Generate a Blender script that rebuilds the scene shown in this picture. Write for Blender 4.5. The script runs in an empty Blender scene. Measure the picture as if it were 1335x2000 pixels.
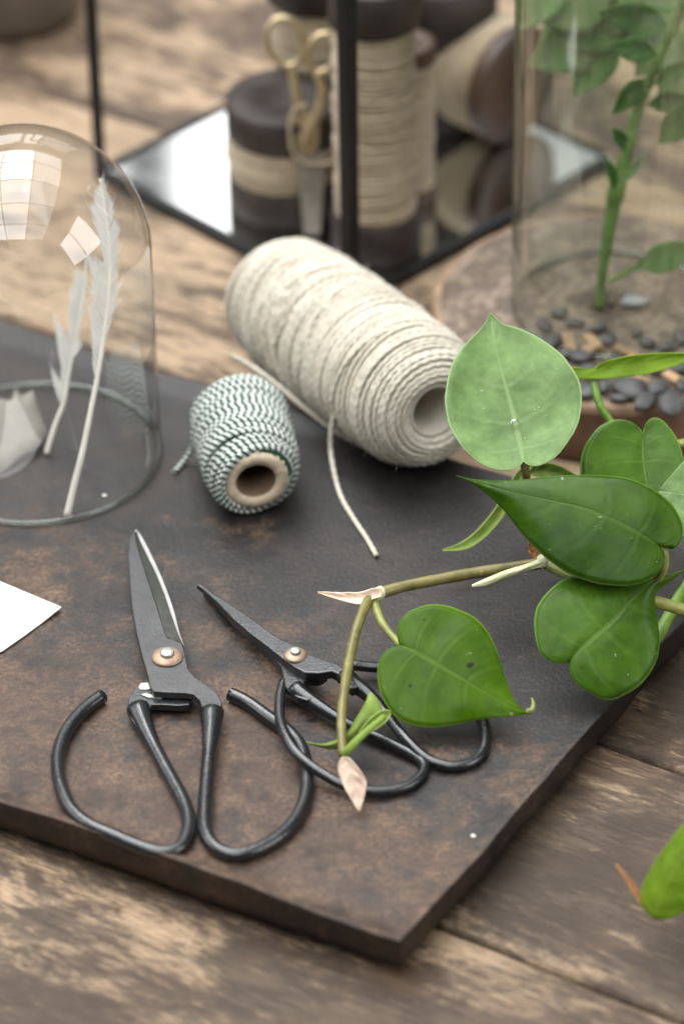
import bpy, bmesh, math, random
from mathutils import Vector, Matrix, noise

random.seed(11)
SC = bpy.context.scene
COL = SC.collection
MM = 0.001

# ---------------------------------------------------------------- camera
PITCH, ROLL, FPX, DIST = math.radians(36.0), math.radians(-0.9), 7500.0, 1210.0
FW = Vector((0, math.cos(PITCH), -math.sin(PITCH)))
_R = Vector((1, 0, 0)); _U = _R.cross(FW)
RT = _R * math.cos(ROLL) + _U * math.sin(ROLL)
UP = -_R * math.sin(ROLL) + _U * math.cos(ROLL)
EYE = -DIST * FW
cd = bpy.data.cameras.new('camera'); cam = bpy.data.objects.new('camera', cd); COL.objects.link(cam)
cd.sensor_fit = 'VERTICAL'; cd.sensor_height = 36.0; cd.lens = FPX * 36.0 / 2000.0
cd.clip_start = 0.05; cd.clip_end = 50.0
m = Matrix((RT, UP, -FW)).transposed().to_4x4(); m.translation = EYE * MM
cam.matrix_world = m
SC.camera = cam
cd.dof.use_dof = True; cd.dof.aperture_fstop = 6.8; cd.dof.aperture_blades = 0
cd.dof.focus_distance = (DIST - 66.0) * MM

# ---------------------------------------------------------------- world and lamps (glazed roof and tall back windows of a garden room)
w = bpy.data.worlds.new('World'); SC.world = w; w.use_nodes = True
bg = w.node_tree.nodes['Background']
bg.inputs[0].default_value = (0.90, 0.98, 0.92, 1); bg.inputs[1].default_value = 0.13

def pane(loc, target, sx, sy, power, col=(0.985, 0.992, 1.0)):
    l = bpy.data.lights.new('window_pane', 'AREA'); l.shape = 'RECTANGLE'
    l.size, l.size_y, l.energy, l.color = sx, sy, power, col
    o = bpy.data.objects.new('window_pane', l); COL.objects.link(o)
    o.location = loc
    d = Vector(target) - Vector(loc)
    o.rotation_euler = d.to_track_quat('-Z', 'Y').to_euler()
    return o
def glaze(loc, target, sx, sy, L, **k): return pane(loc, target, sx, sy, L * math.pi * sx * sy, **k)
# back windows
for x0, x1, L in ((-1.30, -0.76, 5), (-0.72, -0.185, 5), (-0.135, 0.075, 5), (0.115, 0.62, 1.4)):
    glaze(((x0 + x1) / 2, 1.80, 0.92), ((x0 + x1) / 2, 0.6, 0.35), x1 - x0, 0.62, L)
# roof glazing, long panes with glazing bars between them
for x, wx, k in ((-1.00, 0.77, 1.15), (-0.20, 0.77, 0.95), (0.60, 0.77, 0.30)):
    for y, L in ((-1.65, 11), (-0.85, 9), (-0.05, 12), (0.75, 20), (1.55, 20)):
        glaze((x, y, 2.0), (x, y, 0), wx, 0.77, L * k)
# tall side windows, left and right
for y in (0.05, 0.72): glaze((-1.75, y, 0.95), (0, y * 0.4, 0.1), 0.60, 0.9, 7.5)
for y in (-1.30, -0.58): glaze((1.70, y, 0.95), (0.6, y, 0.5), 0.68, 1.0, 10.0)

vs = SC.view_settings
vs.view_transform = 'Standard'; vs.look = 'None'; vs.exposure = -0.98; vs.gamma = 1.0
SC.cycles.use_denoising = True
SC.cycles.max_bounces = 10; SC.cycles.transparent_max_bounces = 24

# ---------------------------------------------------------------- helpers
def ray(px, py):
    return FW + RT * ((px - 667.5) / FPX) + UP * ((1000 - py) / FPX)
def P(px, py, z=0.0):                      # where a line of sight meets a horizontal plane
    d = ray(px, py); return EYE + d * ((z - EYE.z) / d.z)
def onplane(px, py, p0, n):
    d = ray(px, py); return EYE + d * ((p0 - EYE).dot(n) / d.dot(n))

def link(name, me, mat=None, parent=None, smooth=True):
    o = bpy.data.objects.new(name, me); COL.objects.link(o)
    if mat is not None:
        for mm in (mat if isinstance(mat, (list, tuple)) else [mat]): me.materials.append(mm)
    if parent is not None: o.parent = parent
    if smooth: me.polygons.foreach_set('use_smooth', [True] * len(me.polygons))
    return o
def mesh(name, v, f, mat, parent=None, uv=None, smooth=True, mi=None, origin=None):
    me = bpy.data.meshes.new(name)
    off = origin if origin is not None else Vector((0, 0, 0))
    me.from_pydata([((Vector(p) - off) * MM) for p in v], [], f)
    if uv is not None:
        L = me.uv_layers.new(name='UVMap')
        for lp in me.loops: L.data[lp.index].uv = uv[lp.vertex_index]
    if mi: me.polygons.foreach_set('material_index', mi)
    me.update()
    o = link(name, me, mat, parent, smooth)
    if origin is not None: o.location = off * MM
    return o
def tag(o, label, cat, group=None, kind=None):
    o['label'] = label; o['category'] = cat
    if group: o['group'] = group
    if kind: o['kind'] = kind
    return o
def thing(name, label, cat, group=None):
    o = bpy.data.objects.new(name, None); COL.objects.link(o); o.empty_display_size = 0.02
    return tag(o, label, cat, group)

def spline(pts, n):
    """Catmull-Rom through pts (any dimension), resampled evenly by arc length."""
    pts = [tuple(p) for p in pts]; dim = len(pts[0]); q = []
    k = len(pts)
    for i in range(k - 1):
        p0 = pts[max(i - 1, 0)]; p1 = pts[i]; p2 = pts[i + 1]; p3 = pts[min(i + 2, k - 1)]
        for s in range(12):
            t = s / 12
            q.append(tuple(0.5 * (2*p1[d] + (p2[d]-p0[d])*t + (2*p0[d]-5*p1[d]+4*p2[d]-p3[d])*t*t + (3*p1[d]-p0[d]-3*p2[d]+p3[d])*t**3) for d in range(dim)))
    q.append(pts[-1])
    cum = [0]
    for a, b in zip(q, q[1:]): cum.append(cum[-1] + math.dist(a, b))
    out = []; j = 0
    for i in range(n):
        s = cum[-1] * i / (n - 1)
        while j < len(cum) - 2 and cum[j + 1] < s: j += 1
        d = cum[j + 1] - cum[j]; t = 0 if d < 1e-9 else min(1, (s - cum[j]) / d)
        out.append(tuple(a + (b - a) * t for a, b in zip(q[j], q[j + 1])))
    return out

def tube(pts, rad, sides=10, caps=True, lobes=0, twist=0.0, depth=0.0, flat=1.0, closed=False):
    """verts, faces, uv of a swept tube; rad is a number or a list; uv = (length, angle)."""
    pts = [Vector(p) for p in pts]; n = len(pts)
    R = rad if isinstance(rad, (list, tuple)) else [rad] * n
    V, F, UV = [], [], []
    t0 = (pts[1] - pts[0]).normalized()
    a = Vector((0, 0, 1)) if abs(t0.z) < 0.9 else Vector((1, 0, 0))
    nrm = (a - t0 * a.dot(t0)).normalized(); L = 0
    for i in range(n):
        if i == 0: t = (pts[1] - pts[0])
        elif i == n - 1: t = pts[-1] - pts[-2]
        else: t = pts[i + 1] - pts[i - 1]
        t.normalize()
        nrm = (nrm - t * nrm.dot(t)); nrm.normalize()
        b = t.cross(nrm)
        if i: L += (pts[i] - pts[i - 1]).length
        for s in range(sides + 1):
            an = 2 * math.pi * (s % sides) / sides
            r = R[i]
            if lobes: r *= 1 - depth + depth * abs(math.cos(0.5 * lobes * an - 0.5 * lobes * twist * L))
            V.append(pts[i] + (nrm * math.cos(an) * flat + b * math.sin(an)) * r); UV.append((L, s / sides))
    w_ = sides + 1
    for i in range(n - 1):
        for s in range(sides):
            F.append((i*w_+s, i*w_+s+1, (i+1)*w_+s+1, (i+1)*w_+s))
    if caps and not closed:
        F.append(tuple(range(sides))[::-1]); F.append(tuple((n-1)*w_+s for s in range(sides)))
    return V, F, UV
def add(A, B):
    o = len(A[0]); A[0].extend(B[0]); A[1].extend(tuple(i + o for i in f) for f in B[1]); A[2].extend(B[2]); return A
def lathe(prof, center=(0, 0, 0), seg=48, wob=0.0, seed=0, closed=False):
    """prof: list of (r, z); optional radial wobble"""
    V, F, UV = [], [], []
    c = Vector(center); n = len(prof)
    for i, (r, z) in enumerate(prof):
        for s in range(seg):
            an = 2 * math.pi * s / seg
            k = 1 + wob * noise.noise((math.cos(an) * 1.6 + seed, math.sin(an) * 1.6, z * 0.01)) if wob else 1
            V.append(c + Vector((r * k * math.cos(an), r * k * math.sin(an), z))); UV.append((s / seg, i / n))
    for i in range(n if closed else n - 1):
        j = (i + 1) % n
        for s in range(seg):
            s2 = (s + 1) % seg
            F.append((i*seg+s, i*seg+s2, j*seg+s2, j*seg+s))
    return V, F, UV
def plate(outline, thick, bev=0.0, drop=None):
    """closed polygon (3-D points of the top face) thickened downward; returns mesh lists"""
    n = len(outline); V = [Vector(p) for p in outline]
    V += [p - Vector((0, 0, thick if not callable(thick) else thick(i))) for i, p in enumerate(V[:n])]
    F = [tuple(range(n)), tuple(range(2*n-1, n-1, -1))]
    for i in range(n):
        j = (i + 1) % n; F.append((j, i, n + i, n + j))
    return V, F
def bevel(o, w, seg=2, ang=30):
    b = o.modifiers.new('bevel', 'BEVEL'); b.width = w * MM; b.segments = seg; b.limit_method = 'ANGLE'; b.angle_limit = math.radians(ang)
    return o

# ---------------------------------------------------------------- materials
class NT:
    def __init__(s, name):
        s.m = bpy.data.materials.new(name); s.m.use_nodes = True; s.t = s.m.node_tree; s.n = s.t.nodes
        s.b = s.n['Principled BSDF']; s.out = s.n['Material Output']
    def node(s, typ, **kw):
        n = s.n.new(typ)
        for k, v in kw.items():
            if k in ('i',):
                for a, b in v.items():
                    if isinstance(b, bpy.types.NodeSocket): s.t.links.new(b, n.inputs[a])
                    else: n.inputs[a].default_value = b
            else: setattr(n, k, v)
        return n
    def set(s, **kw):
        for k, v in kw.items():
            k = k.replace('_', ' ')
            if isinstance(v, bpy.types.NodeSocket): s.t.links.new(v, s.b.inputs[k])
            else: s.b.inputs[k].default_value = v
    def coord(s, kind='Object', scale=(1, 1, 1), rot=(0, 0, 0), loc=(0, 0, 0)):
        c = s.node('ShaderNodeTexCoord'); mp = s.node('ShaderNodeMapping', i={'Vector': c.outputs[kind], 'Scale': scale, 'Rotation': rot, 'Location': loc})
        return mp.outputs[0]
    def noise(s, vec, scale, detail=4, rough=0.55, dist=0.0):
        return s.node('ShaderNodeTexNoise', i={'Vector': vec, 'Scale': scale, 'Detail': detail, 'Roughness': rough, 'Distortion': dist}).outputs[0]
    def ramp(s, fac, stops, interp='LINEAR'):
        r = s.node('ShaderNodeValToRGB'); s.t.links.new(fac, r.inputs[0]); e = r.color_ramp.elements; r.color_ramp.interpolation = interp
        while len(e) < len(stops): e.new(0.5)
        for el, (p, c) in zip(e, stops):
            el.position = p; el.color = (c if isinstance(c, tuple) else (c, c, c)) + (1,)
        return r.outputs[0]
    def mix(s, fac, a, b, mode='MIX'):
        n = s.node('ShaderNodeMix', data_type='RGBA', blend_type=mode)
        for sock, v in ((n.inputs[0], fac), (n.inputs[6], a), (n.inputs[7], b)):
            if isinstance(v, bpy.types.NodeSocket): s.t.links.new(v, sock)
            else: sock.default_value = v if not isinstance(v, tuple) or len(v) == 4 else v + (1,)
        return n.outputs[2]
    def math(s, op, a, b=0.0, c=0.0):
        n = s.node('ShaderNodeMath', operation=op)
        for sock, v in zip(n.inputs, (a, b, c)):
            if isinstance(v, bpy.types.NodeSocket): s.t.links.new(v, sock)
            else: sock.default_value = v
        return n.outputs[0]
    def bump(s, h, strength, dist=0.001):
        n = s.node('ShaderNodeBump', i={'Height': h, 'Strength': strength, 'Distance': dist}); s.t.links.new(n.outputs[0], s.b.inputs['Normal']); return n

def plain(name, col, rough=0.5, metal=0.0, spec=0.5, var=0.15, scale=120, bump=0.15):
    t = NT(name); v = t.coord()
    n = t.noise(v, scale, 5, 0.6)
    c2 = tuple(x * (1 - 2 * var) for x in col); c1 = tuple(min(1, x * (1 + 2 * var)) for x in col)
    t.set(Base_Color=t.ramp(n, [(0.3, c2), (0.7, c1)]), Roughness=rough, Metallic=metal, Specular_IOR_Level=spec)
    if bump: t.bump(n, bump, 0.0006)
    return t.m

def wood_mat(name, seed, dark=0.5, pale=0.4, warm=0.0, rough=0.58):
    """weathered table board: fibres along local x, blackened blotches and bare patches"""
    t = NT(name)
    lo = (seed * 1.37, seed * 0.71, 0)
    fib = t.noise(t.coord('Object', (16, 120, 120), loc=lo), 3.0, 8, 0.74, 0.2)
    fin = t.noise(t.coord('Object', (40, 420, 420), loc=lo), 3.0, 5, 0.7)
    grn = t.noise(t.coord('Object', (2.2, 26, 26), loc=lo), 2.4, 6, 0.6, 0.5)
    blot = t.noise(t.coord('Object', (1.0, 2.2, 1), loc=lo), 17, 9, 0.74, 0.5)
    dirt = t.noise(t.coord('Object', (1.0, 1.6, 1), loc=(seed * 0.3 + 4, seed * 1.9, 2)), 15, 8, 0.72, 0.5)
    ft = t.math('ADD', t.math('MULTIPLY', fib, 0.6), t.math('MULTIPLY', fin, 0.4))
    base = t.ramp(t.math('ADD', t.math('MULTIPLY', ft, 0.65), t.math('MULTIPLY', grn, 0.35)), [(0.30, (0.036, 0.022, 0.014)), (0.48, (0.098, 0.063, 0.040)), (0.60, (0.165, 0.110, 0.070)), (0.74, (0.26, 0.178, 0.112))])
    bare = t.ramp(ft, [(0.3, (0.20, 0.132, 0.078)), (0.5, (0.38, 0.272, 0.172)), (0.72, (0.57, 0.43, 0.285))])
    fm = t.ramp(t.math('ADD', blot, t.math('MULTIPLY', t.math('SUBTRACT', ft, 0.5), 0.65)), [(0.71 - 0.4 * pale, 0.0), (0.80 - 0.4 * pale, 1.0)])
    c = t.mix(t.math('MULTIPLY', fm, 0.9), base, bare)
    dm = t.ramp(t.math('ADD', dirt, t.math('MULTIPLY', t.math('SUBTRACT', fin, 0.5), 0.6)), [(0.72 - 0.4 * dark, 0.0), (0.82 - 0.4 * dark, 1.0)])
    c = t.mix(t.math('MULTIPLY', dm, 0.86), c, t.mix(fin, (0.016, 0.011, 0.008), (0.076, 0.052, 0.036)))
    spk = t.ramp(t.noise(t.coord('Object', (1, 3.5, 1), loc=(seed, 3, 0)), 90, 3, 0.6), [(0.68, 0.0), (0.73, 1.0)])
    c = t.mix(t.math('MULTIPLY', spk, 0.75), c, (0.018, 0.013, 0.011))
    if warm: c = t.mix(warm, c, (1.0, 0.86, 0.70), 'MULTIPLY')
    t.set(Base_Color=c, Roughness=t.ramp(dirt, [(0.2, rough + 0.12), (0.8, rough - 0.10)]), Specular_IOR_Level=0.4)
    t.bump(t.math('SUBTRACT', t.math('ADD', fib, t.math('MULTIPLY', fin, 0.6)), t.math('MULTIPLY', spk, 0.6)), 0.6, 0.0012)
    return t.m

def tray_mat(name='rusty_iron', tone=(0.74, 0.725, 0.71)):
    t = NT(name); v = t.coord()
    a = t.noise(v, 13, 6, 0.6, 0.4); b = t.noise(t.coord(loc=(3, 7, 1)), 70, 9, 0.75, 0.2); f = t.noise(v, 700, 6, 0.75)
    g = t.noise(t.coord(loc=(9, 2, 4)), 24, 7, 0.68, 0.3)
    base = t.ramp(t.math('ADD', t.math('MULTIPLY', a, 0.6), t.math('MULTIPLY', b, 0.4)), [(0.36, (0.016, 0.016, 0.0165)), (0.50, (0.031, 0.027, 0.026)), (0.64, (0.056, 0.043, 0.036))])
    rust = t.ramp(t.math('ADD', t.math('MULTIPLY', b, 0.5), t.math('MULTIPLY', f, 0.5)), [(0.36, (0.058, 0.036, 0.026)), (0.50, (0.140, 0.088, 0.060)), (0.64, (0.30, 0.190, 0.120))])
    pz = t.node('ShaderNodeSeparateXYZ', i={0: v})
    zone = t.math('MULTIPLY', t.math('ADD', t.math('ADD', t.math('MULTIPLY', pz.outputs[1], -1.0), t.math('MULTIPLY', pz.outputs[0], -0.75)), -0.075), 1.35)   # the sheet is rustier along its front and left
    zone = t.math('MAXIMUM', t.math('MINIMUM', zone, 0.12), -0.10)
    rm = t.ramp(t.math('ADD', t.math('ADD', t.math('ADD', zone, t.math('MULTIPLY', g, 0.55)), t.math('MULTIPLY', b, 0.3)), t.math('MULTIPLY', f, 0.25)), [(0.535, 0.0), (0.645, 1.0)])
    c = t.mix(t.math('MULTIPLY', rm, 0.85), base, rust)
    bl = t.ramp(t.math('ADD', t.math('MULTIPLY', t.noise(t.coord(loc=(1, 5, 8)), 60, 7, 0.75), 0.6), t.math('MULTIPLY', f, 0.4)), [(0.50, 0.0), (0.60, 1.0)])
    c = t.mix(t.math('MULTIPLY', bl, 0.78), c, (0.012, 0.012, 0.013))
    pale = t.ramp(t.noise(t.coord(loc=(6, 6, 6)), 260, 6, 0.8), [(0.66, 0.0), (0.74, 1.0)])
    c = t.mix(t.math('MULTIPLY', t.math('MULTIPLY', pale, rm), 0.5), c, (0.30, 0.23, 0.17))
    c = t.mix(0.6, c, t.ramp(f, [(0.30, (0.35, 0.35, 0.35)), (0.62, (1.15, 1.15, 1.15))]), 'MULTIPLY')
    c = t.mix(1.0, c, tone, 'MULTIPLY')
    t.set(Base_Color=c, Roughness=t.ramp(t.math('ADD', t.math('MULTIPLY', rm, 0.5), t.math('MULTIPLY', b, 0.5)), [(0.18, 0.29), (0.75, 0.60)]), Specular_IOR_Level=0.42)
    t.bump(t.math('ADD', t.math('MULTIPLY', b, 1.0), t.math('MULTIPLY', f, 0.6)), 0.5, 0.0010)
    return t.m

def iron_mat(name, col=(0.0085, 0.0098, 0.011), rough=0.27):
    t = NT(name); v = t.coord()
    n = t.noise(v, 130, 6, 0.65); f = t.noise(v, 900, 3, 0.7)
    c = t.ramp(n, [(0.3, tuple(x * 0.6 for x in col)), (0.6, col), (0.85, tuple(x * 1.9 for x in col))])
    sp = t.ramp(t.noise(t.coord(loc=(4, 4, 1)), 700, 3, 0.7), [(0.68, 0.0), (0.76, 1.0)])
    c = t.mix(t.math('MULTIPLY', sp, 0.35), c, (0.17, 0.17, 0.16))
    t.set(Base_Color=c, Roughness=t.ramp(n, [(0.3, rough + 0.12), (0.7, rough - 0.07)]), Specular_IOR_Level=0.85)
    t.bump(t.math('ADD', n, t.math('MULTIPLY', f, 0.6)), 0.26, 0.0007)
    return t.m

def steel_mat(name, col=(0.88, 0.89, 0.87), rough=0.40, metal=0.7):
    t = NT(name); n = t.noise(t.coord(), 90, 6, 0.6)
    t.set(Base_Color=t.ramp(n, [(0.3, tuple(x * 0.55 for x in col)), (0.65, col)]), Metallic=metal, Roughness=t.ramp(n, [(0.3, rough + 0.15), (0.7, rough)]))
    t.bump(t.noise(t.coord(), 700, 4), 0.3, 0.0006)
    return t.m

def glass_mat(name, tint=(0.985, 0.99, 0.985), f0=0.08, rough=0.03, bump=0.0):
    """thin clear glass wall: Fresnel reflection over a lightly tinted clear film"""
    t = NT(name); t.n.remove(t.b)
    lw = t.node('ShaderNodeLayerWeight', i={'Blend': 0.5}); fr = t.math('ADD', f0, t.math('MULTIPLY', t.math('POWER', lw.outputs['Facing'], 3.4), 0.6))
    n = t.noise(t.coord(), 16, 2, 0.5)
    bp = t.node('ShaderNodeBump', i={'Height': n, 'Strength': bump, 'Distance': 0.004})
    g = t.node('ShaderNodeBsdfGlossy', i={'Roughness': rough, 'Color': (1, 1, 1, 1), 'Normal': bp.outputs[0]})
    tr = t.node('ShaderNodeBsdfTransparent', i={'Color': t.mix(t.math('POWER', lw.outputs['Facing'], 6.5), tint, tuple(x * 0.30 for x in tint))})
    mx = t.node('ShaderNodeMixShader', i={0: fr, 1: tr.outputs[0], 2: g.outputs[0]})
    t.t.links.new(mx.outputs[0], t.out.inputs[0])
    return t.m

def leaf_mat(name, c1, c2, vein, veinamt=0.5, rough=0.36, nv=9.0, trans=0.35, spots=0.0):
    """uv: u along the blade, v across (0.5 = midrib)"""
    t = NT(name)
    uv = t.node('ShaderNodeTexCoord').outputs['UV']; sp = t.node('ShaderNodeSeparateXYZ', i={0: uv})
    u = sp.outputs[0]; s = t.math('MULTIPLY', t.math('SUBTRACT', sp.outputs[1], 0.5), 2.0); av = t.math('ABSOLUTE', s)
    nz = t.noise(t.coord(), 45, 5, 0.6); fn = t.noise(t.coord(), 500, 3, 0.6)
    col = t.ramp(t.math('ADD', t.math('MULTIPLY', nz, 0.6), t.math('MULTIPLY', t.noise(t.coord(), 160, 5, 0.7), 0.4)), [(0.36, tuple(x * 0.78 for x in c1)), (0.64, tuple(x * 1.15 for x in c2))])
    ph = t.math('ADD', t.math('SUBTRACT', t.math('POWER', u, 0.8), t.math('MULTIPLY', t.math('POWER', av, 1.6), 0.10)), t.math('MULTIPLY', t.math('SUBTRACT', nz, 0.5), 0.05))
    # few strong laterals, leaving the midrib at the base and running out along the blade
    fr = t.math('ABSOLUTE', t.math('SUBTRACT', t.math('FRACT', t.math('MULTIPLY', ph, nv)), 0.5))
    lat = t.math('MULTIPLY', t.ramp(fr, [(0.0, 1.0), (0.03, 0.8), (0.10, 0.0)]), t.ramp(av, [(0.0, 1.0), (0.55, 0.55), (0.93, 0.0)]))
    fr2 = t.math('ABSOLUTE', t.math('SUBTRACT', t.math('FRACT', t.math('MULTIPLY', ph, nv * 5)), 0.5))
    lat2 = t.math('MULTIPLY', t.ramp(fr2, [(0.0, 1.0), (0.3, 0.0)]), 0.06)
    mid = t.ramp(t.math('DIVIDE', av, t.ramp(u, [(0.0, 0.085), (0.85, 0.028), (1.0, 0.3)])), [(0.3, 1.0), (1.0, 0.0)])
    vm = t.math('MINIMUM', t.math('ADD', t.math('MAXIMUM', t.math('MULTIPLY', lat, 0.45), mid), lat2), 1.0)
    col = t.mix(t.math('MULTIPLY', vm, veinamt), col, vein)
    rim = t.ramp(av, [(0.965, 0.0), (0.99, 1.0)])
    col = t.mix(t.math('MULTIPLY', rim, 0.6), col, tuple(min(1, x * 1.5 + 0.02) for x in vein))
    col = t.mix(0.18, col, t.ramp(fn, [(0.35, (0.6, 0.6, 0.6)), (0.65, (1, 1, 1))]), 'MULTIPLY')
    dust = t.ramp(t.noise(t.coord(loc=(5, 1, 7)), 420, 2, 0.5), [(0.735, 0.0), (0.76, 1.0)])
    col = t.mix(t.math('MULTIPLY', dust, 0.35), col, (0.55, 0.58, 0.48))
    if spots:
        sp_ = t.ramp(t.noise(t.coord(loc=(2.3, 9, 3)), 190, 2, 0.4), [(0.75, 0.0), (0.765, 1.0)])
        col = t.mix(t.math('MULTIPLY', sp_, spots), col, (0.012, 0.014, 0.006))
    t.set(Base_Color=col, Roughness=t.ramp(nz, [(0.3, rough + 0.08), (0.7, rough - 0.04)]), Specular_IOR_Level=0.17)
    t.bump(t.math('SUBTRACT', t.math('MULTIPLY', fn, 0.12), t.math('MULTIPLY', vm, 0.9)), 0.35, 0.0006)
    tl = t.node('ShaderNodeBsdfTranslucent', i={'Color': t.mix(0.5, col, (0.36, 0.56, 0.02))})
    mx = t.node('ShaderNodeMixShader', i={0: trans, 1: t.b.outputs[0], 2: tl.outputs[0]})
    t.t.links.new(mx.outputs[0], t.out.inputs[0])
    return t.m

def twine_mat(name, a, b, twist, striped=0.0, rough=0.85):
    """plied string: uv = (length in mm, angle); the second ply may be another colour"""
    t = NT(name)
    uv = t.node('ShaderNodeTexCoord').outputs['UV']; sp = t.node('ShaderNodeSeparateXYZ', i={0: uv})
    ph = t.math('FRACT', t.math('SUBTRACT', sp.outputs[1], t.math('MULTIPLY', sp.outputs[0], twist / (2 * math.pi))))
    n = t.noise(t.coord(), 260, 5, 0.7)
    ca = t.ramp(n, [(0.3, tuple(x * 0.75 for x in a)), (0.7, a)]); cb = t.ramp(n, [(0.3, tuple(x * 0.65 for x in b)), (0.7, b)])
    if striped: c = t.mix(t.ramp(ph, [(0.0, 0.0), (0.05, 1.0), (0.46, 1.0), (0.52, 0.0)]), ca, cb)
    else: c = t.mix(t.ramp(t.noise(t.coord(), 35, 3), [(0.4, 0.0), (0.65, 1.0)]), ca, cb)
    fib = t.node('ShaderNodeTexWave', wave_type='BANDS', bands_direction='X', i={'Vector': t.node('ShaderNodeCombineXYZ', i={0: t.math('MULTIPLY', ph, 1.0)}).outputs[0], 'Scale': 3.0}).outputs[1]
    t.set(Base_Color=c, Roughness=rough, Specular_IOR_Level=0.2, Sheen_Weight=0.25, Sheen_Roughness=0.5)
    t.bump(t.math('ADD', n, t.math('MULTIPLY', fib, 0.4)), 0.5, 0.0006)
    return t.m

M = {}
M['tray'] = tray_mat(); M['tray_edge'] = tray_mat('shaded_iron_edge', (0.30, 0.26, 0.235))  # side wall: same iron, its shade put into a darker tone
M['iron'] = iron_mat('forged_black_iron')
M['iron_blade'] = iron_mat('black_blade_iron', (0.021, 0.0205, 0.020), 0.44)
M['steel'] = steel_mat('ground_steel', (0.92, 0.92, 0.90), 0.4, 0.25)
M['steel_dull'] = steel_mat('dull_steel', (0.085, 0.088, 0.075), 0.5)
M['grey_steel'] = steel_mat('grey_steel', (0.36, 0.33, 0.28), 0.5, 0.4)
M['pin'] = steel_mat('bright_pin', (0.55, 0.54, 0.51), 0.36)
M['copper'] = steel_mat('copper_washer', (0.46, 0.32, 0.23), 0.46)
M['brass'] = steel_mat('old_brass', (0.62, 0.50, 0.30), 0.38)
M['black'] = plain('black_paint', (0.011, 0.012, 0.012), 0.5, spec=0.25)
M['glass'] = glass_mat('clear_glass')
M['jarglass'] = glass_mat('old_jar_glass', (0.87, 0.90, 0.865), 0.11, 0.09, 0.10)
M['rim'] = glass_mat('glass_rim', (0.66, 0.69, 0.66))
M['cream'] = twine_mat('cream_twine', (0.72, 0.675, 0.56), (0.65, 0.59, 0.47), 0.95)
M['jute'] = twine_mat('jute_twine', (0.56, 0.46, 0.32), (0.43, 0.34, 0.225), 1.6)
M['bakers'] = twine_mat('green_white_twine', (0.80, 0.83, 0.77), (0.012, 0.085, 0.050), 2.9, 1.0)
M['card_tube'] = plain('cardboard', (0.66, 0.54, 0.40), 0.85, spec=0.2, var=0.08, scale=300)
M['tube_shade'] = plain('shaded_cardboard', (0.22, 0.15, 0.095), 0.85, spec=0.2, var=0.1)  # shade inside the tube, put into a darker cardboard colour
M['white_tube'] = plain('pale_cardboard', (0.46, 0.43, 0.36), 0.8, spec=0.2, var=0.06)
M['dark_wood'] = plain('dark_bobbin_wood', (0.034, 0.026, 0.021), 0.6, spec=0.3, var=0.3, scale=60)
M['brown_wood'] = plain('brown_bobbin_wood', (0.055, 0.030, 0.018), 0.5, var=0.25, scale=60)
M['paper'] = plain('white_card', (0.88, 0.87, 0.84), 0.7, spec=0.3, var=0.01, bump=0.05)
M['taupe'] = plain('taupe_glaze', (0.15, 0.125, 0.10), 0.45, var=0.15, scale=30)

# ---------------------------------------------------------------- the table: worn boards
ZT = -13.5
PA = P(1164, 1444, ZT); PB = P(1335, 1506, ZT)
E1 = (PB - PA).normalized(); E1.z = 0; E1.normalize(); EN = Vector((-E1.y, E1.x, 0))
rotb = math.atan2(E1.y, E1.x)
o2 = P(868, 1811, ZT).dot(EN); o1 = PA.dot(EN); o3 = P(150, 200, ZT).dot(EN)
table = bpy.data.objects.new('table', None); COL.objects.link(table)
tag(table, 'worn weathered wooden table of wide boards under everything', 'table', kind='structure')
edges = [o2 - 215, o2 - 104, o2, o1, o1 + 101, o3, o3 + 112, o3 + 215, o3 + 330]
bw = [(0.45, 0.84, 0.1), (0.78, 0.70, 0.1), (0.82, 0.54, 0), (0.82, 0.50, 0), (0.42, 0.74, 0.0), (0.58, 0.62, 0.0), (0.55, 0.58, 0), (0.4, 0.6, 0), (0.4, 0.6, 0)]
for k in range(len(edges) - 1):
    a, b = edges[k] + 0.7, edges[k + 1] - 0.7
    wd = b - a; n = 40
    V, F = [], []
    prof = [(0, -22), (0, -2.2), (0.5, -0.9), (1.6, -0.15), (4, 0), (wd * 0.5, 0.15), (wd - 4, 0), (wd - 1.6, -0.15), (wd - 0.5, -0.9), (wd, -2.2), (wd, -22)]
    np_ = len(prof)
    for i in range(n + 1):
        x = -450 + 900 * i / n
        for j, (y, z) in enumerate(prof):
            dy = 0.5 * noise.noise((x * 0.03, k * 7.1 + (j > 5) * 3.3, 0)) if j < 4 or j > 6 else 0
            V.append((x, y - wd / 2 + dy, z + 0.25 * noise.noise((x * 0.02, y * 0.03, k))))
    for i in range(n):
        for j in range(np_ - 1):
            F.append((i*np_+j, (i+1)*np_+j, (i+1)*np_+j+1, i*np_+j+1))
    o = mesh('plank', V, F, wood_mat('weathered_wood_%d' % k, 3.1 + k * 2.77, *bw[k]), table)
    c = EN * (a + wd / 2)
    o.location = (c.x * MM, c.y * MM, ZT * MM); o.rotation_euler.z = rotb
under = mesh('support_board', [(-460, -460, -40), (460, -460, -40), (460, 700, -40), (-460, 700, -40)], [(0, 1, 2, 3)], M['dark_wood'], table)

# ---------------------------------------------------------------- the iron tray
CF = P(779, 1836, 2.4); CL = P(0, 1560, 2.4); CR = P(1191, 1369, 2.4)
d1 = (CL - CF).normalized(); d2 = (CR - CF).normalized()
backp = P(352, 742, 1.0)
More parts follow.
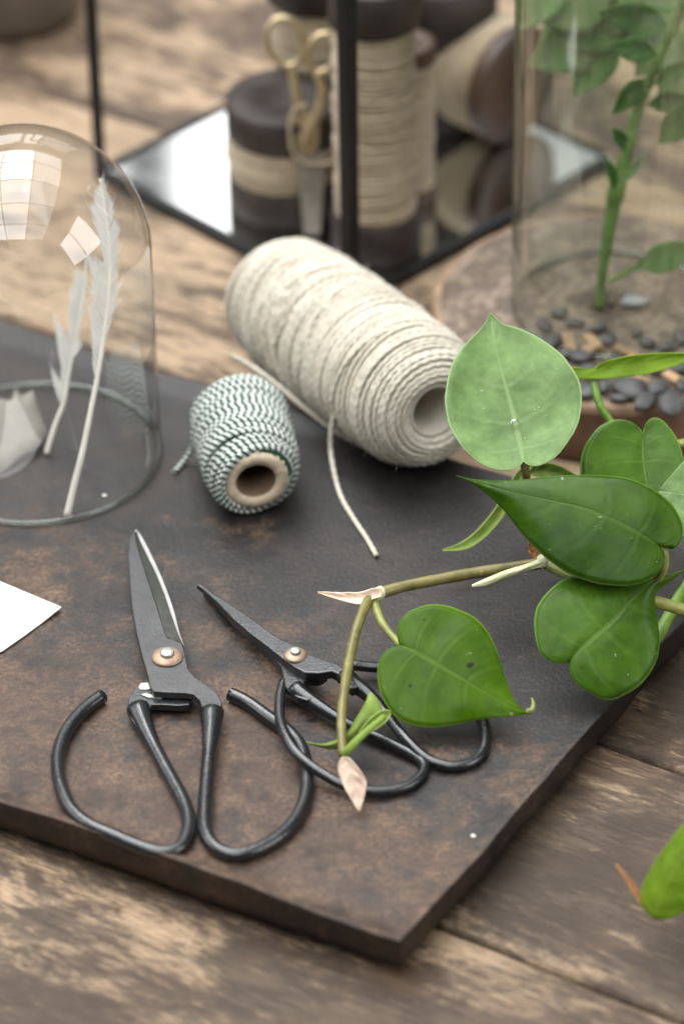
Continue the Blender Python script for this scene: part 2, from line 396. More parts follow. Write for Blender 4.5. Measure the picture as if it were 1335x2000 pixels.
# depth of the tray along d2 so that the back edge passes through backp
den = d1.x * d2.y - d1.y * d2.x; q = backp - CF
W2 = (d1.x * q.y - d1.y * q.x) / den
W1 = 290.0
NX, NY = 150, 130
def lip(s):                       # sheet turns up a little along its rim
    return 3.0 * math.exp(-(s / 4.5) ** 2)
V, F = [], []
for i in range(NX + 1):
    for j in range(NY + 1):
        u = W1 * (i / NX); v = W2 * (j / NY)
        de = min(u, W1 - u, v, W2 - v)
        wob = math.exp(-de / 12.0)
        p = CF + d1 * u + d2 * v
        nn = noise.noise((p.x * 0.035, p.y * 0.035, 3.1)); n2 = noise.noise((p.x * 0.09, p.y * 0.09, 8.0))
        inn = Vector((0, 0, 0))
        if v < W2 / 2: inn += d2 * (0.7 * nn + 0.3 * n2) * math.exp(-v / 9.0)
        else: inn += d2 * (2.2 * nn + 0.8 * n2) * math.exp(-(W2 - v) / 9.0)
        if u < W1 / 2: inn += d1 * (0.9 * noise.noise((p.x * 0.04, p.y * 0.04, 9)) + 0.3 * n2) * math.exp(-u / 9.0)
        hf = 0.72 + 0.7 * noise.noise((p.x * 0.02, p.y * 0.02, 5.5)) + 0.5 * math.exp(-((u - 88) / 26.0) ** 2 - (v / 30.0) ** 2)
        z = lip(de) * hf + 0.12 * noise.noise((p.x * 0.02, p.y * 0.02, 1.0)) + 0.05 * n2
        V.append(Vector((p.x, p.y, z)) + inn)
for i in range(NX):
    for j in range(NY):
        a = i * (NY + 1) + j
        F.append((a, a + 1, a + NY + 2, a + NY + 1))
tray = thing('tray', 'dark rusty iron sheet tray with a hammered turned-down rim lying on the boards', 'tray')
sheet = mesh('sheet', V, F, M['tray'], tray)
loop = [i * (NY + 1) for i in range(NX + 1)] + [NX * (NY + 1) + j for j in range(1, NY + 1)] + [i * (NY + 1) + NY for i in range(NX - 1, -1, -1)] + [j for j in range(NY - 1, 0, -1)]
cen = CF + d1 * W1 / 2 + d2 * W2 / 2
V2, F2 = [], []
prof = [(0, 0), (0.25, 0.06), (0.45, -0.05), (0.5, -0.3), (0.45, -3.5), (0.2, -6.5), (0.0, -9.2), (-2.4, -9.6)]
for li in loop:
    p = V[li]; u = (p - CF)
    a = (u.x * d2.y - u.y * d2.x) / den; b = (d1.x * u.y - d1.y * u.x) / den
    out = Vector((0, 0, 0))
    if b < 4: out -= d2
    if b > W2 - 4: out += d2
    if a < 4: out -= d1
    if a > W1 - 4: out += d1
    if out.length > 0: out.normalize()
    for (o_, dz) in prof:
        bulge = 0.22 * noise.noise((p.x * 0.05, p.y * 0.05, dz * 0.06))
        V2.append(Vector((p.x, p.y, p.z + dz if dz > -4 else (dz + 1.2) * 1.0)) + out * (o_ + bulge * min(1, -dz / 3)))
npf = len(prof); nl = len(loop)
for i in range(nl):
    for j in range(npf - 1):
        a = i * npf + j; b = ((i + 1) % nl) * npf + j
        F2.append((a, b, b + 1, a + 1))
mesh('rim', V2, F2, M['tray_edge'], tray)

# ---------------------------------------------------------------- forged scissors
def wire(pxs, zs, rad, n=90, sides=14):
    """a bent rod traced through image points lying at given heights"""
    k = len(pxs)
    if not isinstance(zs, (list, tuple)): zs = [zs] * k
    pts = spline([tuple(P(x, y, z)) for (x, y), z in zip(pxs, zs)], n)
    rr = [rad * (1 + 0.05 * noise.noise((p[0] * 0.12, p[1] * 0.12, p[2]))) for p in pts] if not callable(rad) else [rad(i / (n - 1)) for i in range(n)]
    return tube(pts, rr, sides)

def rivet(parent, c, r, hz):
    wv = lathe([(0.001, 1.15), (r * 0.45, 1.12), (r * 0.62, 1.0), (r * 0.85, 0.55), (r, 0.12), (r * 1.0, -0.25), (r * 0.9, -0.4), (0.001, -0.4)], c, 40)
    o = mesh('rivet_washer', wv[0], wv[1], M['copper'], parent)
    pr = r * 0.47
    pv = lathe([(0.001, 2.15), (pr * 0.8, 2.1), (pr, 1.85), (pr * 1.02, 1.2), (pr * 0.9, 1.0)], c, 20, 0.12, 3)
    mesh('pin', pv[0], pv[1], M['pin'], o)

sc = thing('bonsai_scissors', 'large black forged scissors with open looped handles and a copper rivet, lying at the left', 'scissors', 'black forged scissors')
ZB = 6.9
# upper blade: flat back plate running into the right shank
out_px = [(262, 1036), (253, 1052), (250, 1085), (253, 1125), (257, 1180), (266, 1232), (278, 1282), (288, 1316), (294, 1341), (300, 1350), (330, 1352), (362, 1353), (378, 1356), (390, 1367), (396, 1386), (400, 1408), (404, 1424), (412, 1430), (421, 1424), (427, 1408), (432, 1390), (434, 1372), (425, 1354), (406, 1338), (381, 1322), (368, 1306), (360, 1270), (356, 1256), (341, 1250), (329, 1246), (324, 1238), (308, 1186), (290, 1132), (269, 1066), (264, 1042)]
def zup(x, y): return 6.9
outl = [P(x, y, zup(x, y)) for x, y in out_px]
V, F = plate(outl, 2.4)
bl = bevel(mesh('blade', V, F, M['iron_blade'], sc, smooth=False), 0.35, 2, 40)
inner = [(264, 1040), (269, 1066), (290, 1132), (308, 1186), (324, 1240), (341, 1251), (357, 1258)]
midl = [(267, 1037), (275, 1058), (304, 1118), (322, 1162), (336, 1204), (349, 1240), (358, 1260)]
edge = [(266, 1034), (277, 1048), (301, 1095), (321, 1141), (339, 1191), (351, 1237), (360, 1262)]
def zf(y): return zup(0, y)
n = 30
A = spline([tuple(P(x, y, zf(y) - 0.12)) for x, y in inner], n); B = spline([tuple(P(x, y, zf(y) - 0.75)) for x, y in midl], n); C = spline([tuple(P(x, y, zf(y) - 1.9)) for x, y in edge], n)
V = []; F = []; mi = []
for i in range(n): V += [A[i], B[i], C[i], tuple(Vector(C[i]) - Vector((0.2, 0, 0.35))), tuple(Vector(A[i]) - Vector((0, 0, 2.2)))]
for i in range(n - 1):
    for j in range(4):
        F.append((i*5+j, (i+1)*5+j, (i+1)*5+j+1, i*5+j+1)); mi.append(0 if j == 0 else 1)
mesh('ground_edge', V, F, [M['steel_dull'], M['steel']], bl, smooth=False, mi=mi)
# lower blade with left shank, mostly covered
low_px = [(264, 1050), (256, 1085), (262, 1180), (276, 1262), (287, 1318), (283, 1333), (266, 1340), (251, 1364), (249, 1384), (256, 1404), (272, 1426), (284, 1432), (294, 1424), (297, 1408), (294, 1388), (297, 1376), (318, 1376), (350, 1378), (370, 1376), (376, 1366), (372, 1350), (362, 1320), (350, 1290), (340, 1250), (325, 1200), (300, 1120), (272, 1058)]
def zlow(x, y): return 4.1
V, F = plate([P(x, y, zlow(x, y)) for x, y in low_px], 2.4)
lb = bevel(mesh('blade', V, F, M['iron'], sc, smooth=False), 0.35, 2, 40); lb['label'] = 'lower black blade mostly covered by the upper one'
heel = [(271, 1341), (275, 1334), (290, 1333), (293, 1345), (284, 1347), (273, 1346)]
V, F = plate([P(x, y, zlow(x, y) + 0.25) for x, y in heel], 0.4); mesh('bare_heel', V, F, M['pin'], lb, smooth=False)
V, F = plate([P(x, y, 4.5) for x, y in [(275, 1356), (283, 1354), (318, 1361), (314, 1364), (290, 1362)]], 0.35); mesh('bare_heel', V, F, M['pin'], lb, smooth=False)
def forged(t): return 2.12 + 1.5 * max(0, 1 - t * 9) ** 1.3 + 0.10 * noise.noise((t * 14, 3.1, 0)) + 0.05 * noise.noise((t * 40, 1, 0))
rh = [(414, 1392), (412, 1428), (405, 1509), (400, 1580), (401, 1622), (416, 1651), (445, 1668), (483, 1666), (533, 1643), (571, 1609), (594, 1567), (599, 1521), (590, 1467), (567, 1433), (525, 1402), (483, 1372), (450, 1356)]
zr = [5.4, 4.9, 3.2, 2.5, 2.2] + [2.2] * 12
V, F, U = wire(rh, zr, forged); mesh('handle', V, F, M['iron'], sc)
lh = [(270, 1385), (287, 1428), (315, 1484), (340, 1530), (361, 1572), (369, 1609), (361, 1643), (340, 1662), (307, 1664), (265, 1651), (218, 1631), (172, 1610), (139, 1580), (120, 1538), (113, 1496), (118, 1458), (135, 1421), (164, 1387), (200, 1359)]
V, F, U = wire(lh, [3.2, 2.9, 2.4] + [2.2] * 16, forged); mesh('handle', V, F, M['iron'], sc)
rivet(sc, P(327, 1284, ZB) + Vector((0, 0, 0.3)), 4.7, ZB)

s2 = thing('bonsai_scissors', 'smaller black forged scissors half covered by the vine, blades pointing up left', 'scissors', 'black forged scissors')
ZS = 12.0
def zs_(x, y): return 5.6 + 0.017 * (x - 381)
top_px = [(383, 1141), (392, 1138), (418, 1158), (454, 1181), (492, 1207), (531, 1236), (550, 1248), (576, 1260), (602, 1276), (628, 1287), (660, 1297), (676, 1308), (690, 1326), (700, 1340), (686, 1345), (669, 1330), (660, 1316), (647, 1310), (621, 1314), (595, 1313), (576, 1303), (550, 1284), (521, 1261), (489, 1237), (454, 1207), (421, 1172), (395, 1149)]
V, F = plate([P(x, y, zs_(x, y)) for x, y in top_px], lambda i: 2.0 if i < 3 or i > 24 else 3.2)
bevel(mesh('blade', V, F, M['iron'], s2, smooth=False), 0.5, 3, 40)
low2 = [(395, 1150), (425, 1180), (460, 1215), (500, 1250), (530, 1278), (548, 1300), (552, 1318), (556, 1338), (566, 1352), (582, 1362), (600, 1368), (612, 1362), (600, 1345), (594, 1332), (600, 1325), (625, 1326), (640, 1316), (610, 1290), (560, 1262), (520, 1240), (480, 1215), (430, 1170)]
V, F = plate([P(x, y, 2.7 + 0.017 * (x - 381)) for x, y in low2], 3.0)
bevel(mesh('blade', V, F, M['iron'], s2, smooth=False), 0.5, 3, 40)
lw = [(575, 1345), (589, 1357), (623, 1380), (668, 1407), (720, 1432), (761, 1452), (803, 1473), (823, 1487), (828, 1504), (816, 1521), (792, 1537), (754, 1545), (713, 1544), (668, 1532), (634, 1514), (599, 1490), (572, 1463), (553, 1428), (546, 1401), (546, 1366), (553, 1333)]
zl = [5.2, 4.8, 4.0, 3.2, 2.6, 2.2, 1.8, 1.7, 1.6, 1.6, 1.7, 1.9, 2.4, 3.2, 4.2, 5.4, 6.1, 6.0, 5.2, 4.6, 4.2]
V, F, U = wire(lw, zl, lambda t: 1.55 + 1.3 * max(0, 1 - t * 7)); mesh('handle', V, F, M['iron'], s2)
rw = [(672, 1318), (690, 1336), (713, 1352), (740, 1378), (761, 1404), (782, 1432), (806, 1459), (830, 1480), (851, 1490), (882, 1497), (913, 1492), (937, 1476), (947, 1452), (946, 1418), (928, 1376), (885, 1340), (825, 1317), (765, 1306), (725, 1303), (686, 1299)]
zr = [9.4, 8.6, 7.6, 6.2, 5.2, 4.2, 3.2, 2.4, 2.0, 1.7, 1.6, 1.6, 1.6, 1.6, 1.8, 2.2, 2.8, 3.4, 3.8, 4.2]
V, F, U = wire(rw, zr, lambda t: 1.6 + 1.4 * max(0, 1 - t * 7)); mesh('handle', V, F, M['iron'], s2)
rivet(s2, P(577, 1281, 8.9) + Vector((0, 0, 0.3)), 3.5, ZS)

# ---------------------------------------------------------------- white card
pts = []
for i in range(13):
    t = i / 12
    a = Vector((-40 + 160 * t, 1118 + 67 * t)); b = Vector((-150 + 270 * t * 0 + 0, 0))
card_o = [(-120, 1085), (0, 1135), (62, 1161), (120, 1185), (84, 1214), (46, 1242), (6, 1270), (-60, 1300), (-150, 1270)]
V, F = plate([P(x, y, 0.9 + (0.9 if i == 3 else 0)) for i, (x, y) in enumerate(card_o)], 0.45)
tag(bevel(mesh('card', V, F, M['paper'], None, smooth=False), 0.08, 1), 'blank white paper card entering at the left edge', 'card')

# ---------------------------------------------------------------- twine spools lying on the tray
def winding(prof, d, seg, tilt=None, jit=0.12, sides=8, lobes=2, twist=1.6, depth=0.2, seed=0, pitch=None):
    """one string wound in a spiral along a profile (x, r) round the local x axis"""
    pitch = pitch or d * 0.93
    dense = spline(prof, 240); cum = [0]
    for a, b in zip(dense, dense[1:]): cum.append(cum[-1] + math.dist(a, b))
    T = cum[-1] / pitch; N = int(T * seg); pts = []; j = 0
    for i in range(N):
        s = cum[-1] * i / (N - 1)
        while j < len(cum) - 2 and cum[j + 1] < s: j += 1
        f = (s - cum[j]) / max(1e-9, cum[j + 1] - cum[j])
        x = dense[j][0] + (dense[j + 1][0] - dense[j][0]) * f; r = dense[j][1] + (dense[j + 1][1] - dense[j][1]) * f
        th = 2 * math.pi * i / seg; k = i // seg
        tl = tilt(x) if tilt else 0
        x += tl * math.cos(th + 1.5 * noise.noise((x * 0.05, seed, 0)))
        r += jit * d * noise.noise((k * 0.63 + seed, math.cos(th) * 0.7, math.sin(th) * 0.7)) * 2
        pts.append((x, r * math.cos(th), r * math.sin(th)))
    return tube(pts, d / 2, sides, True, lobes, twist, depth)
def frame_from(a, b):
    X = (b - a).normalized(); Z = Vector((0, 0, 1)); Y = Z.cross(X).normalized(); Z = X.cross(Y)
    m = Matrix((X, Y, Z)).transposed().to_4x4(); m.translation = a * MM
    return m
def solid_body(prof, shrink, seg=40):
    V, F, U = [], [], []
    pr = spline(prof, 40)
    for x, r in pr:
        for s in range(seg):
            an = 2 * math.pi * s / seg; rr = max(0.5, r - shrink)
            V.append((x, rr * math.cos(an), rr * math.sin(an))); U.append((x, s / seg))
    for i in range(len(pr) - 1):
        for s in range(seg): F.append((i*seg+s, i*seg+(s+1) % seg, (i+1)*seg+(s+1) % seg, (i+1)*seg+s))
    return V, F, U
def hole_blocker(x, r, name, mat, parent):  # disc added inside the tube to block light and darken the hole
    V = [(x, r * math.cos(k * math.pi / 15), r * math.sin(k * math.pi / 15)) for k in range(30)]; mesh(name, V, [tuple(range(30))], mat, parent, smooth=False)
def core(L0, L1, ro, ri, seg=40, rag=0.0):
    V, F = [], []
    pr = [(L0, ro), (L1, ro), (L1 + 0.2, (ro + ri) / 2), (L1, ri), (L0, ri)]
    for k, (x, r) in enumerate(pr):
        for s in range(seg):
            an = 2 * math.pi * s / seg
            rr = r + (rag * noise.noise((s * 0.9, k, 2)) if k in (1,) else 0); xx = x + (rag * 0.5 * noise.noise((s * 0.7, k, 5)) if k in (1, 2) else 0)
            V.append((xx, rr * math.cos(an), rr * math.sin(an)))
    n = len(pr)
    for i in range(n):
        for s in range(seg): F.append((i*seg+s, i*seg+(s+1) % seg, ((i+1) % n)*seg+(s+1) % seg, ((i+1) % n)*seg+s))
    return V, F

big = thing('twine_spool', 'large spool of cream cotton twine lying on its side across the tray', 'twine spool', 'spools of twine on the tray')
a = P(540, 572, 10.0); b = P(851, 804, 25.5)
big.matrix_world = frame_from(a, b)
L = (b - a).length
prof = [(L - 1.0, 9.4), (L + 0.2, 11.5), (L - 0.2, 14), (L - 1.6, 16.8), (L - 4.5, 19.4), (L - 9, 21.2), (L - 20, 22.6), (L * 0.5, 23.0), (22, 22.6), (10, 21.6), (4, 20.0), (0.5, 17), (-1, 13), (0, 10)]
def tiltf(x): return 4.6 * noise.noise((x * 0.045, 3.7, 1.0)) + 1.8 * noise.noise((x * 0.16, 1.7, 4.0)) if 6 < x < L - 5 else 0.4
V, F, U = winding(prof, 1.75, 190, tiltf, 0.30, 8, 2, 0.95, 0.42, 2, 1.66)
mesh('winding', V, F, M['cream'], big, U)['kind'] = 'stuff'
V, F, U = solid_body(prof, 0.75); mesh('inner_layers', V, F, M['cream'], big, U)
prs = spline(prof[::-1], 200)
def rad_at(x):
    return min((abs(q[0] - x), q[1]) for q in prs if q[1] > 15)[1]
rnd = random.Random(5)
for k in range(16):                                   # strands of the last layer that cross the others
    x0 = rnd.uniform(8, L - 34); dx = rnd.uniform(10, 24) * rnd.choice((-1, 1)); x0 = x0 if dx > 0 else x0 + 22
    th0 = rnd.uniform(0.2, 3.6); span = rnd.uniform(2.2, 3.8); pts = []
    for q in range(150):
        t = q / 149; x = min(L - 6, max(6, x0 + dx * t)); e = math.sin(math.pi * t) ** 0.5; r = rad_at(x) + 0.9 * e - 0.9 * (1 - e)
        pts.append((x, r * math.cos(th0 + span * t), r * math.sin(th0 + span * t)))
    V, F, U = tube(pts, 0.85, 8, True, 2, 0.95, 0.4); mesh('crossing_strand', V, F, M['cream'], big, U)
def fuzz(prf, parent, mat, count, ln, seed):
    rnd = random.Random(seed); V, F = [], []; ps = spline(prf, 300)
    for _ in range(count):
        x, r = ps[rnd.randrange(300)]; th = rnd.uniform(0, 6.283); u = Vector((0, math.cos(th), math.sin(th))); p = Vector((x, 0, 0)) + u * (r + 0.5)
        d = (u * rnd.uniform(0.2, 1.0) + Vector((rnd.uniform(-1, 1), rnd.uniform(-1, 1), rnd.uniform(-1, 1))) * 0.9).normalized(); l = rnd.uniform(0.3, 1.0) * ln
        sd = d.cross(u); sd = sd.normalized() * 0.045 if sd.length > 1e-4 else Vector((0.045, 0, 0)); b = len(V)
        q = p + d * l * 0.5 + u * 0.15 * l; e = p + d * l - u * 0.1 * l
        V += [p - sd, p + sd, q - sd, q + sd, e]; F += [(b, b + 1, b + 3, b + 2), (b + 2, b + 3, b + 4)]
    mesh('loose_fibres', V, F, mat, parent, [(0, 0)] * len(V))['kind'] = 'stuff'
fuzz(prof, big, M['cream'], 1800, 3.0, 1)
V, F = core(2, L - 0.6, 8.9, 7.9); mesh('core', V, F, M['white_tube'], big); hole_blocker(L - 42, 7.95, 'light_stop', M['dark_wood'], big)
inv = big.matrix_world.inverted()
def loose(pxz, d, mat, parent, n=70, twist=1.9):
    iv = parent.matrix_world.inverted()
    pts = [iv @ (Vector(p) * MM) / MM for p in spline([tuple(P(x, y, z)) for x, y, z in pxz], n)]
    V, F, U = tube(pts, d / 2, 10, True, 2, twist, 0.25); return mesh('loose_end', V, F, mat, parent, U)
loose([(668, 760, 26), (655, 795, 20), (646, 840, 12), (646, 885, 5), (655, 935, 1.2), (668, 975, 0.9), (692, 1016, 0.9), (715, 1050, 0.9), (735, 1085, 1.0)], 1.7, M['cream'], big, 240, 0.95)
loose([(452, 694, 16), (485, 712, 14), (520, 736, 11.5), (560, 768, 8), (605, 805, 4.5), (650, 838, 1.6), (690, 862, 1.0)], 1.9, M['cream'], big, 240, 0.95)

gs = thing('twine_spool', 'small spool of green and white striped twine on a cardboard tube', 'twine spool', 'spools of twine on the tray')
a = P(461, 802, 15.2); b = P(499, 937, 14.2)
gs.matrix_world = frame_from(a, b); L = (b - a).length
prof = [(L - 1.0, 9.8), (L - 0.6, 11.6), (L - 1.8, 12.8), (L - 5, 13.8), (L - 14, 14.4), (L * 0.5, 14.7), (10, 15.0), (3.5, 14.6), (0, 13.0), (-0.8, 10.5)]
V, F, U = winding(prof, 1.65, 170, lambda x: 3.6 * noise.noise((x * 0.12, 7.7, 1.0)), 0.4, 8, 2, 2.9, 0.0, 5, 1.4)
mesh('winding', V, F, M['bakers'], gs, U)['kind'] = 'stuff'
V, F, U = solid_body(prof, 0.7); mesh('inner_layers', V, F, M['bakers'], gs, U)
V, F = core(1, L + 1.0, 10.2, 6.4, 56, 1.2); mesh('core', V, F, M['card_tube'], gs); hole_blocker(L - 24, 6.45, 'light_stop', M['dark_wood'], gs)
Vi, Fi, Ui = solid_body([(2, 7.0), (L + 0.4, 7.0)], 0.65); mesh('tube_shade_sleeve', Vi, Fi, M['tube_shade'], gs)  # sleeve added in the hole, coloured dark for the shade there
loose([(392, 860, 9), (378, 868, 7), (372, 882, 4), (358, 902, 1.2), (341, 922, 0.9)], 1.9, M['bakers'], gs, 60, 2.9)
fuzz(prof, gs, M['bakers'], 900, 2.0, 3)

# ---------------------------------------------------------------- glass dome with feathers under it
CC = P(76, 887, 0)
RD, HD = 39.6, 76.5
cl = thing('glass_dome', 'clear glass dome standing over feathers at the left', 'glass dome')
def dome(r, h, th, n=28):
    pr = [(r + 0.3, 0.0), (r, 2.0)] + [(r, h * k / 6) for k in range(1, 7)] + [(r * math.cos(k * math.pi / 2 / n), h + r * math.sin(k * math.pi / 2 / n)) for k in range(1, n + 1)]
    return [(max(x, 0.01), z) for x, z in pr]
pr_o = dome(RD, HD, 0); pr_i = dome(RD - 1.6, HD, 0)
V, F, U = lathe([(r, z + 0.4) for r, z in pr_o], CC, 96); mesh('wall', V, F, M['glass'], cl)
ring = [CC + Vector((math.cos(t) * (RD - 0.7), math.sin(t) * (RD - 0.7), 0.95)) for t in [2 * math.pi * k / 120 for k in range(121)]]
V, F, U = tube(ring, 0.95, 10, False); mesh('rim', V, F, M['rim'], cl)

FM = NT('white_feather'); nzz = FM.noise(FM.coord(), 140, 4)
FM.set(Base_Color=FM.ramp(nzz, [(0.3, (0.86, 0.85, 0.81)), (0.7, (0.94, 0.93, 0.90))]), Roughness=0.7, Specular_IOR_Level=0.3)
tl = FM.node('ShaderNodeBsdfTranslucent', i={'Color': (0.75, 0.74, 0.68, 1)}); mx = FM.node('ShaderNodeMixShader', i={0: 0.42, 1: FM.b.outputs[0], 2: tl.outputs[0]}); FM.t.links.new(mx.outputs[0], FM.out.inputs[0])
M['feather'] = FM.m
M['quill'] = plain('feather_quill', (0.74, 0.71, 0.62), 0.4, var=0.05)
def feather(label, rachis, lw, rw, p0, nrm, r0, split=0.0, seed=0, start=0.25, nb=150, curl=3.0):
    """rachis: image points from quill tip to top; lw, rw: vane width in pixels at t (functions)"""
    f = thing('feather', label, 'feather', 'feathers under the glass dome')
    N = 80
    px = spline(rachis, N); pts = [onplane(x, y, p0, nrm) for x, y in px]
    V, F, U = tube(pts, [r0 * (1 - 0.85 * i / N) for i in range(N)], 8); mesh('quill', V, F, M['quill'], f)
    rnd = random.Random(seed)
    for side, wf in ((-1, lw), (1, rw)):
        V, F = [], []
        off = 0.0
        for k in range(nb):
            t = start + (0.995 - start) * k / nb
            i = min(N - 2, int(t * (N - 1))); tan = (pts[i + 1] - pts[i]).normalized(); across = tan.cross(nrm).normalized() * side
            wd = wf(t) / 6.0 * 0.85
            if wd < 0.05: continue
            if rnd.random() < 0.05: off = rnd.uniform(-0.6, 0.6)
            wd *= max(0.15, 0.85 + 0.9 * noise.noise((t * 9.0, seed * 3.3, side)))
            if off < -0.5 and rnd.random() < 0.8: continue
            wd *= 1 + 0.12 * rnd.uniform(-1, 1) + 0.35 * off + (0.7 * rnd.random() if rnd.random() < 0.04 else 0)
            ln = wd; lean = 1.7 + 0.8 * off
            base = pts[i] + tan * rnd.uniform(-0.3, 0.3); wv = rnd.uniform(-1, 1) * 0.14 * ln; ws = rnd.uniform(-0.25, 0.25)
            prev = None
            for s in range(6):
                q = s / 5
                c = base + across * (ln * q) + tan * (ln * lean * q ** 1.35 + wv * q * q) + nrm * (curl * 0.06 * ln * math.sin(q * 1.9) - 0.02 * ln * q + ws * q)
                hw = 0.36 * (1 - q * 0.75)
                V += [c - tan * hw, c + tan * hw]
                if s: o_ = len(V) - 4; F.append((o_, o_ + 1, o_ + 3, o_ + 2))
        mesh('vane', V, F, M['feather'], f, smooth=False)
    return f
pf = P(131, 1007, 0.8); topf = None
# a plane through the quill tip that leans back toward the rear wall of the dome
tilt = Vector((-0.15, -0.93, 0.52)).normalized()
def fw_l(t): return (5 if t > 0.3 else 0) if t < 0.36 else 46 * min(1, (t - 0.36) / 0.16) * min(1, (1.02 - t) / 0.45) ** 0.8
def fw_r(t): return 5 if t < 0.45 else 5 + 15 * math.sin(min(1, (t - 0.45) / 0.55) * math.pi) ** 0.8
feather('long white feather leaning against the inside of the glass dome', [(131, 1007), (146, 945), (162, 880), (178, 800), (192, 730), (204, 650), (213, 570), (214, 490), (206, 415), (196, 348)], fw_l, fw_r, pf, tilt, 1.15, 0, 4, 0.26, 1000)
pf2 = P(91, 886, 0.8)
def f2_l(t): return 0 if t < 0.26 else (24 + 22 * abs(math.sin(t * 17))) * min(1, (1.02 - t) / 0.3)
def f2_r(t): return 0 if t < 0.5 else 14 * min(1, (1 - t) / 0.4)
feather('short fluffy white feather with a bare quill behind the long feather', [(91, 886), (108, 830), (124, 788), (133, 740), (142, 690), (150, 640), (163, 570), (172, 500)], f2_l, f2_r, pf2, tilt, 0.9, 0, 9, 0.22, 330, 6.0)

PM = NT('grey_papery_leaf'); nzz = PM.noise(PM.coord(), 120, 6, 0.7)
PM.set(Base_Color=PM.ramp(nzz, [(0.3, (0.17, 0.16, 0.135)), (0.7, (0.24, 0.225, 0.19))]), Roughness=0.8)
PM.bump(nzz, 0.3, 0.001); M['papery'] = PM.m
pg = [(-46, 790), (-10, 776), (6, 781), (22, 783), (27, 770), (31, 757), (36, 768), (44, 774), (55, 768), (65, 762), (70, 784), (77, 805), (86, 828), (92, 845), (82, 866), (66, 880), (48, 888), (32, 898), (18, 914), (0, 926), (-30, 930), (-58, 880)]
p0 = P(10, 915, 0.7); nn_ = Vector((0.10, -0.35, 0.93)).normalized()
V = [onplane(x, y, p0, nn_) for x, y in pg]; c0 = sum(V, Vector()) / len(V) + nn_ * 0.3
n = len(V); VV = list(V) + [v.lerp(c0, 0.5) + nn_ * 0.15 * noise.noise((i * 0.8, 2, 1)) for i, v in enumerate(V)] + [c0]
F = [(i, (i + 1) % n, n + (i + 1) % n, n + i) for i in range(n)] + [(n + i, n + (i + 1) % n, 2 * n) for i in range(n)]
po = tag(mesh('papery_leaf', VV, F, M['papery']), 'grey papery dried leaf with a ragged top under the glass dome', 'dried leaf')
sm = po.modifiers.new('solid', 'SOLIDIFY'); sm.thickness = 0.3 * MM

# ---------------------------------------------------------------- black framed display box with mirror base
fr = thing('display_box', 'black metal framed display box with a mirror base behind the spools', 'display box')
FC = P(685, 607, ZT); LC = P(197, 349, ZT)
ex = (LC - FC); ey = Vector((ex.y, -ex.x, 0)); ey *= 1.05
RC = FC + ey; BC = LC + ey
def bar(a, b, wdt, name='bar'):
    X = (b - a).normalized(); Z = Vector((0, 0, 1)) if abs(X.z) < 0.9 else ex.normalized(); Y = Z.cross(X).normalized(); Z = X.cross(Y)
    h = wdt / 2; V = []
    for p in (a, b):
        for sy, sz in ((-1, -1), (1, -1), (1, 1), (-1, 1)): V.append(p + Y * h * sy + Z * h * sz)
    F = [(3, 2, 1, 0), (4, 5, 6, 7)] + [(i, (i + 1) % 4, 4 + (i + 1) % 4, 4 + i) for i in range(4)]
    return bevel(mesh(name, V, F, M['black'], fr, smooth=False), 0.5, 2)
up3 = Vector((0, 0, 3.0))
for a, b in ((FC, LC), (FC, RC), (LC, BC), (RC, BC)):
    dd = (b - a).normalized() * 2.6
    bar(a + up3 * 0.8 + dd, b + up3 * 0.8 - dd, 3.8, 'base_bar')
for c, wd in ((FC, 5.0), (LC, 3.4), (BC, 3.4)):
    bar(c + Vector((0, 0, 0.5)), c + Vector((0, 0, 230)), wd, 'post')
for a, b in ((FC, LC), (LC, BC)):
    bar(a + Vector((0, 0, 232)), b + Vector((0, 0, 232)), 4.0, 'top_bar')
MI = NT('mirror_base'); nz = MI.noise(MI.coord(), 30, 5, 0.6)
MI.set(Base_Color=(0.80, 0.81, 0.80, 1), Metallic=1.0, Roughness=MI.ramp(nz, [(0.3, 0.03), (0.8, 0.12)]))
V, F = plate([c + Vector((0, 0, 3.6)) for c in (FC, RC, BC, LC)], 2.0); mesh('mirror', V, F, MI.m, fr, smooth=False)
ZM = ZT + 3.8

def spool(label, c, r, rf, h, tf, wood, tw, lean=None, d=1.5, top=True):
    s = thing('wooden_bobbin', label, 'bobbin', 'wooden bobbins in the display box')
    s.location = c * MM
    def fl(z0, z1, nm):
        V, F, U = lathe([(0.01, z0), (rf * 0.96, z0), (rf, z0 + 0.7), (rf, z1 - 0.7), (rf * 0.96, z1), (rf * 0.42, z1), (rf * 0.38, z1 - 1.2), (0.01, z1 - 1.2)], (0, 0, 0), 48); return mesh(nm, V, F, wood, s)
    fl(0, tf, 'flange'); fl(h - tf, h, 'flange')
    pr = [(tf + 0.2, r * 0.97), (tf + 2, r), (h / 2, r * 1.02), (h - tf - 2, r), (h - tf - 0.2, r * 0.97)]
    V, F, U = winding(pr, d * 1.25, 40, lambda x: 2.4 * noise.noise((x * 0.12, c.x * 0.1, 1.0)), 0.2, 6, 0, 0, 0, c.x)
    V = [Vector((p[1], p[2], p[0])) for p in V]; mesh('winding', V, F, tw, s, U)['kind'] = 'stuff'
    V, F, U = lathe([(r * 0.95, tf), (r * 0.95, h - tf)], (0, 0, 0), 40); mesh('inner_layers', V, F, tw, s, U)
    if lean: s.rotation_euler = lean
    return s
spool('squat dark wooden bobbin with a narrow band of jute twine behind the brass scissors', P(560, 392, ZM), 20.0, 20.8, 43, 13.5, M['dark_wood'], M['jute'])
spool('tall bobbin of jute twine standing right behind the black front post', P(734, 479, ZM), 13.2, 15.8, 106, 16, M['dark_wood'], M['jute'], d=1.8)
